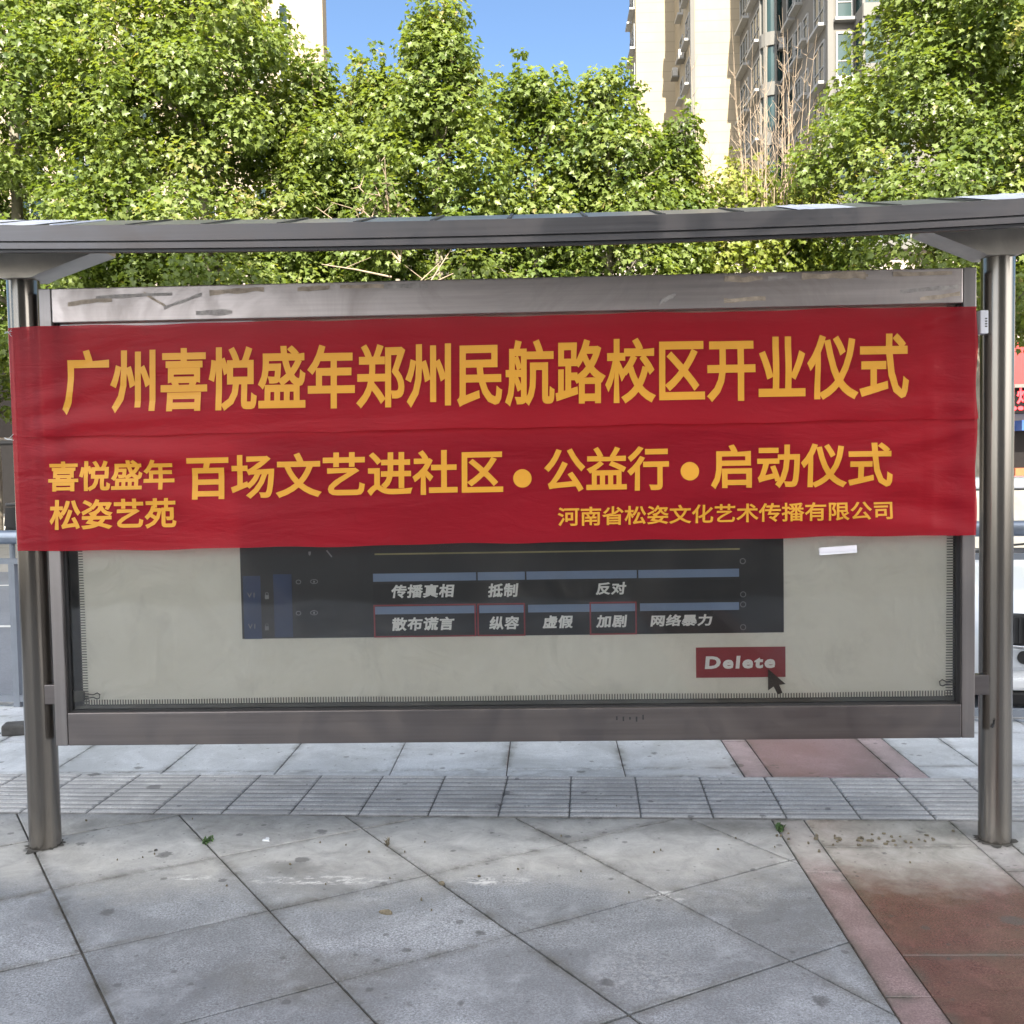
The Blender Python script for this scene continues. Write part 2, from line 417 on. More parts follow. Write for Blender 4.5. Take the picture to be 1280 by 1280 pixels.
tag(g.build('kerb', M_kerb), kind='structure')
# bed of dirt that shows in the joints
g = MB(); g.prism([(-40,-28),(60,-28),(60,kerb_y(60)-.125),(-40,kerb_y(-40)-.125)], 2, -.16, -.007)
tag(g.build('plaza_bed', M_joint), kind='structure')

def clip(poly, a, b, c):
    """keep the side a*x+b*y<=c"""
    out = []
    for i in range(len(poly)):
        p, q = poly[i], poly[(i+1) % len(poly)]
        dp, dq = a*p[0]+b*p[1]-c, a*q[0]+b*q[1]-c
        if dp <= 0: out.append(p)
        if (dp < 0 < dq) or (dq < 0 < dp):
            t = dp/(dp-dq); out.append((p[0]+t*(q[0]-p[0]), p[1]+t*(q[1]-p[1])))
    return out
def inset(poly, d):
    n = len(poly); A = sum(poly[i][0]*poly[(i+1) % n][1]-poly[(i+1) % n][0]*poly[i][1] for i in range(n))/2
    if A < 0: poly = poly[::-1]
    out = poly
    for i in range(n):
        p, q = poly[i], poly[(i+1) % n]
        ex, ey = q[0]-p[0], q[1]-p[1]; L = math.hypot(ex, ey)
        if L < 1e-6: continue
        nx, ny = ey/L, -ex/L
        out = clip(out, nx, ny, nx*p[0]+ny*p[1]-d)
        if len(out) < 3: return []
    return out
class Pave:
    def __init__(s): s.mb = MB(); s.tone = []; s.edge = []
    def slab(s, poly, gap=.0042, jit=.0012):
        if len(poly) < 3: return
        a = inset(poly, gap); b = inset(poly, gap+.0025)
        if len(a) < 3: return
        if len(a) != len(b):
            cx_, cy_ = sum(p[0] for p in a)/len(a), sum(p[1] for p in a)/len(a)
            b = [(x+(cx_-x)*.008, y+(cy_-y)*.008) for x, y in a]
        h = random.uniform(-jit, jit); n = len(a)
        V = [(x,y,-.02) for x, y in a]+[(x,y,h-.002) for x, y in a]+[(x,y,h) for x, y in b]
        F = []
        for k in (0, n):
            F += [(k+i, k+(i+1) % n, k+n+(i+1) % n, k+n+i) for i in range(n)]
        ed = [1]*(3*n)
        c = inset(b, .05)
        if len(c) == n:
            V += [(x,y,h) for x, y in c]; ed += [0]*n
            # same winding and start as b: pair every inner corner with its nearest outer one
            k0 = min(range(n), key=lambda k: sum(math.hypot(c[(i+k) % n][0]-b[i][0], c[(i+k) % n][1]-b[i][1]) for i in range(n)))
            F += [(2*n+i, 2*n+(i+1) % n, 3*n+(i+1+k0) % n, 3*n+(i+k0) % n) for i in range(n)]
            F.append(tuple(range(3*n, 4*n)))
        else:
            F.append(tuple(range(2*n, 3*n))); ed = [.6]*(3*n)
        s.mb.add(V, F); s.tone += [random.random()]*len(V); s.edge += ed
    def build(s, name, mat):
        o = s.mb.build(name, mat)
        at = o.data.attributes.new('tone', 'FLOAT', 'POINT'); at.data.foreach_set('value', s.tone)
        s.edge += [0]*(len(s.tone)-len(s.edge))
        at = o.data.attributes.new('edge', 'FLOAT', 'POINT'); at.data.foreach_set('value', s.edge)
        return tag(o, kind='structure')
TA = rad(-2.38)                                     # lie of the tactile strip
TN, TF = (-.164, 4.418), (-.341, 5.008)
tn = lambda x: TN[1]+(x-TN[0])*math.tan(TA)
tf = lambda x: TF[1]+(x-TF[0])*math.tan(TA)
tA, tB = math.tan(TA), -1
def below_near(p): return clip(p, -tA, 1, TN[1]-TN[0]*tA-.004)
def above_far(p): return clip(p, tA, -1, -(TF[1]-TF[0]*tA)-.004)
E1, E2, E3, E4 = .955, 1.09, 1.695, 1.835
# diagonal slabs in front: joints measured on the ground
d1 = Vector((1.083, -1.584)).normalized(); d2 = Vector((2.08, 1.222)).normalized()
o0 = Vector((-.46, 3.793)); s1 = .597; s2 = .608
pv = Pave()
for i in range(-22, 23):
    for j in range(-20, 21):
        c = o0 + d1*s1*i + d2*s2*j
        q = [c, c+d1*s1, c+d1*s1+d2*s2, c+d2*s2]
        q = [(v.x, v.y) for v in q]
        if max(v[1] for v in q) < -3 or max(v[0] for v in q) < -7 or min(v[0] for v in q) > 6: continue
        q0 = below_near(q)
        if len(q0) < 3: continue
        pv.slab(clip(q0, 1, 0, E1)); pv.slab(clip(q0, -1, 0, -E4))
pv.build('diagonal_paving', M_slab)
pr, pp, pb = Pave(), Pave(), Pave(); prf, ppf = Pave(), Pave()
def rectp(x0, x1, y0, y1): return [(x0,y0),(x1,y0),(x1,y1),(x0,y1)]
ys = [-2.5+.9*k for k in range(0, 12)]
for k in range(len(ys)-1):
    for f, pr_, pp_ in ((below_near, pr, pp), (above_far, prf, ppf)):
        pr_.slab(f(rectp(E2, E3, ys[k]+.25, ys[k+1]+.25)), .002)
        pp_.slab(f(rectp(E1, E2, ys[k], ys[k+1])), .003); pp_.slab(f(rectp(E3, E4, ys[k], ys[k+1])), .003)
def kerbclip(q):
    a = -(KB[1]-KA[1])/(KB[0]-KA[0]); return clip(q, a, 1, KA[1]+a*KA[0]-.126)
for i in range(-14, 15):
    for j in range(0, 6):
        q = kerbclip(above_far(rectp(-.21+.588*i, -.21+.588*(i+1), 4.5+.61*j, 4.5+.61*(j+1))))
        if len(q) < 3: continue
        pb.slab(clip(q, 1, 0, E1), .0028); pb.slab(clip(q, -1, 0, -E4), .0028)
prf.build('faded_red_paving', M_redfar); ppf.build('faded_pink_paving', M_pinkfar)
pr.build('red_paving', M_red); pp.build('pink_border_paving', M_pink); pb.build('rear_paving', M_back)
# tactile guide strip: ribbed tiles, two rows
pt = Pave(); bars = MB()
R_t = Matrix.Translation((-.225, tn(-.225), 0)) @ Matrix.Rotation(TA, 4, 'Z')
TD = (TF[1]-TN[1]-(TF[0]-TN[0])*tA)*math.cos(TA)/2
TW = .312
for i in range(-22, 20):
    for j in (0, 1):
        q = [R_t @ Vector(p) for p in ((i*TW, j*TD, 0), ((i+1)*TW, j*TD, 0), ((i+1)*TW, (j+1)*TD, 0), (i*TW, (j+1)*TD, 0))]
        n0 = len(pt.tone); pt.slab([(v.x, v.y) for v in q], .0008, .0008); pt.tone[n0:] = [random.uniform(.0, .25)]*(len(pt.tone)-n0)
        n = 5
        for k in range(n):
            yc = j*TD+(k+.5)*TD/n
            a, b, hh = .0180, .0135, .0055+random.uniform(-.001, .0008)
            x0, x1 = i*TW+.003, (i+1)*TW-.003
            V = []
            for (xx, e) in ((x0, 0), (x0+.008, 1), (x1-.008, 1), (x1, 0)):
                for (dy, dz) in ((-a-.004, 0), (-b, 1), (b, 1), (a+.004, 0)):
                    V.append(R_t @ Vector((xx, yc+dy, .0002+hh*dz*e)))
            F = [(r*4+c, r*4+c+1, r*4+c+5, r*4+c+4) for r in range(3) for c in range(3)]
            nf = len(pt.mb.v); pt.mb.add(V, F); pt.tone += [random.uniform(.7, 1) if q_ % 4 in (1, 2) else .35 for q_ in range(16)]; pt.edge += [0]*16
pt.build('tactile_paving', M_tact)

# ------------------------------------------------------------------ lettering
def glyphs(body, bold, shear=0, space=1.0):
    """outlines of a string, made bolder by `bold`, filled by constrained triangulation"""
    from mathutils.geometry import delaunay_2d_cdt
    c = bpy.data.curves.new('lettering', 'FONT'); c.body = body; c.shear = shear; c.space_character = space; c.resolution_u = 3; c.fill_mode = 'NONE'
    o = bpy.data.objects.new('lettering', c); COL.objects.link(o)
    me = bpy.data.meshes.new_from_object(o.evaluated_get(bpy.context.evaluated_depsgraph_get()))
    bpy.data.objects.remove(o); bpy.data.curves.remove(c)
    nxt = {}
    for e in me.edges: 
        a, b = e.vertices
        nxt.setdefault(a, []).append(b); nxt.setdefault(b, []).append(a)
    pts = [v.co.xy for v in me.vertices]; seen = set(); loops = []
    for v0 in range(len(pts)):
        if v0 in seen or v0 not in nxt: continue
        L = [v0]; seen.add(v0); cur = v0
        # vertices run along the outline in index order
        step = v0+1 if v0+1 in nxt[v0] else nxt[v0][0]
        while step not in seen:
            L.append(step); seen.add(step)
            n2 = [q for q in nxt[step] if q not in seen]
            if not n2: break
            step = n2[0]
        P_ = [pts[i].copy() for i in L]
        Q = [P_[0]]
        for p in P_[1:]:
            if (p-Q[-1]).length > 1e-4: Q.append(p)
        if (Q[0]-Q[-1]).length < 1e-4: Q.pop()
        if len(Q) > 2: loops.append(Q)
    bpy.data.meshes.remove(me)
    area = lambda L: sum(L[i].x*L[(i+1) % len(L)].y-L[(i+1) % len(L)].x*L[i].y for i in range(len(L)))/2
    loops.sort(key=lambda L: min(p.x for p in L)); sets = []
    for L in loops:
        lo, hi = min(p.x for p in L), max(p.x for p in L)
        if sets and lo < sets[-1][1]: sets[-1][0].append(L); sets[-1][1] = max(sets[-1][1], hi)
        else: sets.append([[L], hi])
    sgn = {}
    for Gs, _ in sets:
        v = 1 if area(max(Gs, key=lambda L: abs(area(L)))) > 0 else -1
        for L in Gs: sgn[id(L)] = v
    off = []
    for L in loops:
        sg = sgn[id(L)]
        n = len(L); R = []
        for i in range(n):
            d1_ = (L[i]-L[i-1]).normalized(); d2_ = (L[(i+1) % n]-L[i]).normalized()
            n1 = Vector((d1_.y, -d1_.x))*sg; n2 = Vector((d2_.y, -d2_.x))*sg
            h = n1+n2; q = max(h.length_squared/2, .5)
            R.append(L[i]+h*(bold/q))
        off.append(R)
    # letter by letter: group loops whose boxes overlap in x
    off.sort(key=lambda L: min(p.x for p in L)); groups = []
    for L in off:
        lo, hi = min(p.x for p in L), max(p.x for p in L)
        if groups and lo < groups[-1][1]: groups[-1][0].append(L); groups[-1][1] = max(groups[-1][1], hi)
        else: groups.append([[L], hi])
    V, F = [], []
    for G, _ in groups:
        co, ed = [], []
        for L in G:
            k = len(co); co += L; ed += [(k+i, k+(i+1) % len(L)) for i in range(len(L))]
        vo, _, fo, *_r = delaunay_2d_cdt(co, ed, [], 0, 1e-5)
        A = np.array([p for L in G for p in L]); B = np.array([L[(i+1) % len(L)] for L in G for i in range(len(L))])
        k = len(V); V += [(p.x, p.y, 0) for p in vo]; big = area(max(G, key=lambda L: abs(area(L))))
        for f in fo:
            c_ = sum((vo[i] for i in f), Vector((0, 0)))/3
            up = (A[:, 1] <= c_.y) & (B[:, 1] > c_.y); dn = (A[:, 1] > c_.y) & (B[:, 1] <= c_.y)
            side = (B[:, 0]-A[:, 0])*(c_.y-A[:, 1])-(c_.x-A[:, 0])*(B[:, 1]-A[:, 1])
            wn = int((up & (side > 0)).sum())-int((dn & (side < 0)).sum())
            if wn*(1 if big > 0 else -1) > 0: F.append([k+i for i in f])
    out = bpy.data.meshes.new('lettering'); out.from_pydata(V, [], F)
    bm = bmesh.new(); bm.from_mesh(out)
    bmesh.ops.delete(bm, geom=[v for v in bm.verts if not v.link_faces], context='VERTS'); bm.to_mesh(out); bm.free()
    return out
def lettering(body, quad, Y, mat, parent, bold=.02, shear=0, surf=None, lift=.0015, cell=None, name='lettering', space=1.0):
    """flat glyphs filling a measured quad (BL, BR, TR, TL in photograph pixels) on the plane y=Y or on a cloth surface"""
    me = glyphs(body, bold, shear, space)
    bm = bmesh.new(); bm.from_mesh(me)
    co = [v.co for v in bm.verts]
    x0, x1 = min(c.x for c in co), max(c.x for c in co); y0, y1 = min(c.y for c in co), max(c.y for c in co)
    Q = [P(*q, Y) for q in quad]
    for v in bm.verts:
        u, t = (v.co.x-x0)/(x1-x0), (v.co.y-y0)/(y1-y0)
        X = (1-t)*((1-u)*Q[0][0]+u*Q[1][0])+t*((1-u)*Q[3][0]+u*Q[2][0])
        Z = (1-t)*((1-u)*Q[0][1]+u*Q[1][1])+t*((1-u)*Q[3][1]+u*Q[2][1])
        v.co = (X, Y, Z)
    if surf:
        xs = [v.co.x for v in bm.verts]; zs = [v.co.z for v in bm.verts]
        for ax, lo, hi in ((0, min(xs), max(xs)), (2, min(zs), max(zs))):
            k = math.ceil(lo/cell)
            while k*cell < hi:
                nrm = Vector((0,0,0)); nrm[ax] = 1
                pl = Vector((0,0,0)); pl[ax] = k*cell
                bmesh.ops.bisect_plane(bm, geom=bm.verts[:]+bm.edges[:]+bm.faces[:], plane_co=pl, plane_no=nrm, dist=1e-6)
                k += 1
        for v in bm.verts: v.co.y = surf(v.co.x, v.co.z)-lift
    bmesh.ops.recalc_face_normals(bm, faces=bm.faces[:])
    for f in bm.faces:
        if f.normal.y > 0: f.normal_flip()
    bm.to_mesh(me); bm.free(); me.materials.clear(); me.materials.append(mat)
    me.name = name
    o = bpy.data.objects.new(name, me); COL.objects.link(o); o.parent = parent
    return o

# ------------------------------------------------------------------ notice board with its shelter roof
BX0, BX1, BZ0, BZ1, BY = -1.985, 1.672, .441, 2.269, 4.024
PLX, PRX, PY_, PR_ = -2.084, 1.785, 4.114, .0625
board = thing('notice_board', 'roofed stainless steel notice board standing on two round posts in the plaza', 'notice board', (-.15, PY_, 0))
for x, ztop in ((PLX-.006, 2.40), (PRX+.006, 2.40)):
    g = MB()
    g.tube([(x, PY_, -.02), (x, PY_, .02), (x, PY_, 1.2), (x, PY_, ztop)], PR_, 40)
    po = g.build('post', M_post, board)
    # ragged ring of grime where the post meets the slab
    g = MB(); n = 40; V = [(x, PY_, .0035)]
    for k in range(n):
        rr = PR_+.004+.022*random.random()**2+(.02 if k in (27, 28, 29) else 0)
        V.append((x+rr*math.cos(6.2832*k/n), PY_+rr*math.sin(6.2832*k/n), .002))
    g.add(V, [(0, 1+k, 1+(k+1) % n) for k in range(n)]); g.build('foot_grime', M_joint, po)
# frame
TB = P(640, 391, BY)[1]                            # lower edge of the top beam
bt = TB-.0
SW = .050
bot_t = P(640, 886, BY)[1]
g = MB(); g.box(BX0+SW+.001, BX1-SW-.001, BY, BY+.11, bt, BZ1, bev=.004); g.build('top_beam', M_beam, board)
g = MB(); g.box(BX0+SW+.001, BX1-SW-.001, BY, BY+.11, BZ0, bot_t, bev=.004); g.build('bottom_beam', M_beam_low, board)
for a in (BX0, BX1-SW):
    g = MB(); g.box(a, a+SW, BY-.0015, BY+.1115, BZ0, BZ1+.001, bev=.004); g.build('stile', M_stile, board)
g = MB(); g.box(BX0+SW, BX1-SW, BY+.070, BY+.085, bot_t+.002, bt-.002); g.build('back_panel', M_black, board)
GX0, GX1, GZ0, GZ1 = BX0+SW, BX1-SW, bot_t, bt
g = MB(); g.box(GX0+.001, GX1-.001, BY+.028, BY+.032, GZ0+.001, GZ1-.001); g.build('glass_pane', M_glass, board)
# rubber strip round the glass
g = MB()
g.box(GX0, GX0+.012, BY+.018, BY+.045, GZ0, GZ1); g.box(GX1-.012, GX1, BY+.018, BY+.045, GZ0, GZ1)
g.box(GX0+.012, GX1-.012, BY+.018, BY+.045, GZ0, GZ0+.006); g.build('glazing_strip', M_black, board)
# brackets tying the frame to the posts
for a, b2, za, zb in ((PLX+.03, BX0, .60, .68), (BX1, PRX-.03, .60, .68)):
    g = MB(); g.box(a, b2, BY+.045, BY+.085, za, zb, bev=.003); g.build('mounting_bracket', M_beam_low, board)
# left post: dark weathered strip beside the frame
# drilled hole in the right post
hx, hz = P(1240, 905, PY_-PR_)
g = MB(); g.tube([(hx-.004, PY_-PR_-.006, hz-.012), (hx, PY_-PR_-.008, hz), (hx+.006, PY_-PR_-.004, hz+.016)], .006, 8); g.build('broken_hook', M_black, board)
# roof: sheets that sag a little between the posts
RX0, RX1 = -2.75, 2.45
def sag(x): return .026*((x+.1)/2.0)**2-.014+(.010 if x > 1.2 else 0)*(x-1.2)
def strip(sec, name, mat, parent, n=40, x0=RX0, x1=RX1, closed=True):
    g = MB(); k = len(sec); V = []
    for i in range(n+1):
        x = x0+(x1-x0)*i/n
        for (y, z) in sec: V.append((x, y, z+sag(x)))
    F = []
    for i in range(n):
        for j in range(k if closed else k-1):
            F.append((i*k+j, i*k+(j+1) % k, (i+1)*k+(j+1) % k, (i+1)*k+j))
    if closed: F += [tuple(range(k)), tuple(range(n*k+k-1, n*k-1, -1))]
    g.add(V, F); return g.build(name, mat, parent)
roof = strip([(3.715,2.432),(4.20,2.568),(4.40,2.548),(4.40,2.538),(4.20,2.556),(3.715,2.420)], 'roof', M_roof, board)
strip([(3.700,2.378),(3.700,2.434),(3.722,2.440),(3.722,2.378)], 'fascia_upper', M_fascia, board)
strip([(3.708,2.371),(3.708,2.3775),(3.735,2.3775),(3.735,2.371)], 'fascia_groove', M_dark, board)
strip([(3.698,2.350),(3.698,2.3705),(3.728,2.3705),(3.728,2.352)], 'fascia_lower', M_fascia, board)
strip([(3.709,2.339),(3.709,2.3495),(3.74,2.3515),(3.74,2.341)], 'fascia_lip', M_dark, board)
for k in range(19):
    x = RX0+.13+k*.278
    g = MB(); s0 = sag(x)
    g.add([(x,3.722,2.4375+s0),(x+.012,3.722,2.4375+s0),(x+.012,4.19,2.566+s0),(x,4.19,2.566+s0),
           (x,3.722,2.443+s0),(x+.012,3.722,2.443+s0),(x+.012,4.19,2.571+s0),(x,4.19,2.571+s0)],
          [(0,1,2,3),(4,5,6,7),(0,1,5,4),(1,2,6,5),(2,3,7,6),(3,0,4,7)])
    g.build('roof_seam', M_film_lit if k in (3, 13, 16) else M_dark, roof)
for (xa, xb) in ((-2.34, -1.87), (.93, 1.14), (1.63, 2.1)):  # leftmost patch paints sky light on the roof sheet, the rest torn film
    g = MB(); V = []; n = 14
    for i in range(n+1):
        x = xa+(xb-xa)*i/n; s0 = sag(x); lo = .06+.10*random.random()
        V += [(x, 3.715+lo*.4, 2.4365+lo*.112+s0), (x, 4.15, 2.5585+s0)]
    g.add(V, [(2*i, 2*i+2, 2*i+3, 2*i+1) for i in range(n)])
    g.build('roof_film_lit', M_film_lit, roof)
# gusset brackets under the roof: tapered wings folded from sheet
def gusset(x, l):
    y0, y1 = PY_-.075, PY_+.075
    pts = [(x-l, 2.49), (x-l, 2.418), (x-.10, 2.335), (x-.062, 2.318), (x+.062, 2.318), (x+.10, 2.335), (x+l, 2.418), (x+l, 2.49)]
    g = MB(); g.prism(pts, 1, y0, y1); return g.build('gusset', M_plate, board)
gusset(PLX, .345); gusset(PRX, .30)
# leftovers of tape on the steel
tapes = [((245,392),(290,390),5),((262,367),(330,360),5),((85,380),(140,374),4),((120,372),(215,367),3),((372,362),(412,358),5),((425,352),(480,349),4),
         ((480,353),(535,357),6),((1050,341),(1085,344),3),((905,346),(925,344),4),((825,378),(845,368),5),((905,376),(957,373),4),((905,350),(953,348),5),((960,348),(988,345),4),((1002,339),(1082,345),6),((1116,339),(1190,336),4),((1125,365),(1198,358),4),((1150,374),(1200,367),4),((180,366),(208,384),3),((205,385),(252,368),3)]
for i, (a, b2, hpx) in enumerate(tapes):
    pa, pb_ = P(*a, BY), P(*b2, BY); h = hpx*.0046/2
    g = MB(); n = 6; V = []
    for k in range(n+1):
        t = k/n; x = pa[0]+(pb_[0]-pa[0])*t; z = pa[1]+(pb_[1]-pa[1])*t
        j1, j2 = (random.uniform(.5, 1.15) for _ in range(2))
        z = max(min(z, BZ1-.02), bt+.012)
        V += [(x, BY-.001-.0004*(i % 5), z-h*j1), (x, BY-.001-.0004*(i % 5), z+h*j2)]
    g.add(V, [(2*k, 2*k+2, 2*k+3, 2*k+1) for k in range(n)])
    g.build('tape_remnant', M_tape if i % 3 else M_tape2, board)
nx, nz = P(770, 897, BY)
for k in range(5):
    g = MB(); g.box(nx+k*.026, nx+k*.026+.006, BY-.0012, BY-.0004, nz-.018+random.uniform(0,.01), nz+random.uniform(0,.012))
    g.build('scraped_mark', M_dark, board)
keep(board)

# ------------------------------------------------------------------ poster behind the glass
PYs = BY+.050                                       # paper plane
poster = thing('poster', 'pale poster of a video editing timeline behind the glass of the notice board', 'poster', (-.15, PYs, 1.2))
pz0 = P(640, 876, PYs)[1]; px0 = P(97, 700, PYs)[0]; px1 = P(1192, 700, PYs)[0]; pz1 = bt+.0
# paper sheet, slightly buckled
g = MB(); nx_, nz_ = 60, 26; V = []
def buckle(x, z): return .004*math.sin(x*3.1+z*2)+.003*math.sin(x*7.3-z*4.1+1)+.002*math.sin(z*9+x*1.3)
for j in range(nz_+1):
    for i in range(nx_+1):
        x = px0+(px1-px0)*i/nx_; z = pz0+(pz1-pz0)*j/nz_
        V.append((x, PYs+.006, z))
g.add(V, [(j*(nx_+1)+i, j*(nx_+1)+i+1, (j+1)*(nx_+1)+i+1, (j+1)*(nx_+1)+i) for j in range(nz_) for i in range(nx_)], True)
g.build('sheet', M_paper, poster)
# fringed dark border printed along the paper's edge
g = MB(); st = .0108
x = px0
while x < px1:
    l = .021+.002*math.sin(x*5); g.box(x, x+.0038, PYs+.0035, PYs+.005, pz0-.004, pz0+l); x += st
g.box(px0-.03, px1+.03, PYs+.0035, PYs+.0052, pz0-.03, pz0-.003)
z = pz0
while z < pz1:
    l = .021+.002*math.sin(z*4)
    g.box(px0-.004, px0+l, PYs+.0035, PYs+.005, z, z+.0038); g.box(px1-l-.006, px1+.004, PYs+.0035, PYs+.005, z, z+.0038); z += st
g.build('fringe', M_fringe, poster)
def prect(a, b2, mat, name, d=.002):
    """thin printed block between photograph corners a (upper left) and b (lower right), following the board's lie"""
    xa, za = P(*a, PYs); xb, zb = P(*b2, PYs)
    g = MB(); g.box(xa, xb, PYs+.006-d-.0008, PYs+.006-d, za, zb); return g.build(name, mat, poster)
# the photographed rows drop to the left: take each rectangle's height at its own middle
def row(xa, xb, ya, yb, xr, mat, name, d):
    """rows measured at column xr"""
    X0, X1 = P(xa, ya, PYs)[0], P(xb, ya, PYs)[0]; Z0, Z1 = P(xr, ya, PYs)[1], P(xr, yb, PYs)[1]
    g = MB(); g.box(X0, X1, PYs+.006-d-.0006, PYs+.006-d, Z0, Z1); return g.build(name, mat, poster)
row(295, 979, 545, 797, 460, M_pdark, 'timeline_panel', .001)
row(468, 925, 690, 692, 600, M_pol, 'playhead_line', .003)
row(466, 926, 729, 753, 560, M_pdark2, 'track', .002)
row(466, 926, 768, 796, 530, M_pdark2, 'track', .002)
for xa, xb in ((466, 595), (597, 656), (658, 796), (798, 924)):
    row(xa, xb, 716, 726, 560, M_pblue, 'clip_header', .003)
    row(xa+2, xb, 757.5, 767, 560, M_pblue, 'clip_header', .003)
row(303, 325, 720, 799, 310, M_pnavy, 'track_column', .002); row(341, 364, 718, 797, 350, M_pnavy, 'track_column', .002)
for xa, xb in ((467, 595), (596.5, 656.5), (737, 796)):
    X0, X1 = P(xa, 770, PYs)[0], P(xb, 770, PYs)[0]; Z0, Z1 = P(560, 755, PYs)[1], P(560, 796, PYs)[1]; t = .006
    g = MB(); ya, yb = PYs+.0012, PYs+.0020
    g.box(X0, X1, ya, yb, Z0, Z0-t); g.box(X0, X1, ya, yb, Z1, Z1+t); g.box(X0, X0+t, ya, yb, Z1+t, Z0-t); g.box(X1-t, X1, ya, yb, Z1+t, Z0-t)
    g.build('clip_outline', M_pred, poster)
TY = PYs+.0010
def pt_(body, x0, x1, yt, yb, bold=.036, shear=.09, mat=M_pwhite, slope=-.0165, space=1.10):
    q = [(x0, yb), (x1, yb+slope*(x1-x0)), (x1, yt+slope*(x1-x0)), (x0, yt)]
    return lettering(body, q, TY, mat, poster, bold, shear, space=space)
pt_('传播真相', 489, 568, 731, 748); pt_('抵制', 610, 648, 729.5, 747); pt_('反对', 744.5, 783, 728, 744)
pt_('散布谎言', 490, 568, 772, 789); pt_('纵容', 611.5, 649, 770.5, 787.5); pt_('虚假', 678, 716, 769.5, 786); pt_('加剧', 745, 784, 769, 785); pt_('网络暴力', 813, 890.5, 768.5, 783.5)
pt_('V1', 309, 318, 741, 747, 0, 0, M_pgrey); pt_('V1', 310, 319, 780, 786, 0, 0, M_pgrey)
row(870, 982, 809, 847, 925, M_pred, 'delete_button', .002)
pt_('Delete', 881, 969, 820.5, 836.5, .046, .07, space=1.22)
# mouse pointer
cur = [(960,836),(982,855),(974,856),(978,866),(972,868),(967,858),(960,863)]
g = MB(); g.prism([P(x, y, PYs) for x, y in cur], 1, PYs-.001, PYs-.0003); g.build('pointer_arrow', simple('pointer_black', (.03,.027,.022), .5), poster)
# little editor icons
def ring(g, cx, cy, r, w=.0022, sx=1.0, n=14):
    X, Z = P(cx, cy, PYs); pts = [(X+sx*r*math.cos(2*math.pi*k/n), TY, Z+r*math.sin(2*math.pi*k/n)) for k in range(n+1)]
    k0 = len(g.v)
    for (x, y, z) in pts[:-1]:
        d = Vector((x-X, 0, z-Z)); q = d.normalized()*w/2
        g.v += [tuple(Vector((x, y, z))-q), tuple(Vector((x, y, z))+q)]
    for k in range(n):
        g.f.append([k0+2*k, k0+2*((k+1) % n), k0+2*((k+1) % n)+1, k0+2*k+1]); g.sm.append(False)
def blk(g, x, y, wpx, hpx):
    X, Z = P(x, y, PYs); g.box(X, X+wpx*.0032, TY-.0003, TY, Z-hpx*.0032, Z)
for y in (727, 766):
    g = MB(); ring(g, 392.5, y, .0085, .003, 1.7); e = g.build('eye_icon', M_pgrey, poster)
    g = MB(); blk(g, 391.3, y-1, 2.4, 2.4); g.build('pupil', M_pgrey, e)
    g = MB(); ring(g, 373, y+.5, .008, .003, 1.2); e = g.build('camera_icon', M_pgrey, poster)
for y in (745, 784):
    g = MB(); blk(g, 331, y-1, 5, 5); e = g.build('lock_icon', M_pgrey, poster)
    g = MB(); ring(g, 333.5, y-2.5, .006, .002); g.build('shackle', M_pgrey, e)
for (x, y) in ((928.5, 701.5), (929, 743), (929, 755.5), (929, 784)):
    g = MB(); ring(g, x, y, .0105, .003); g.build('handle_icon', M_pgrey, poster)
g = MB(); X, Z = P(387, 692, PYs); g.prism([(X-.005, Z+.008), (X+.005, Z+.008), (X+.005, Z-.002), (X, Z-.010), (X-.005, Z-.002)], 1, TY-.0003, TY); g.build('marker_icon', M_pgrey, poster)
g = MB(); X, Z = P(411, 692, PYs); g.prism([(X-.012, Z+.012), (X-.006, Z+.014), (X+.014, Z-.012), (X+.010, Z-.016)], 1, TY-.0003, TY); g.build('wrench_icon', M_pgrey, poster)
keep(poster)

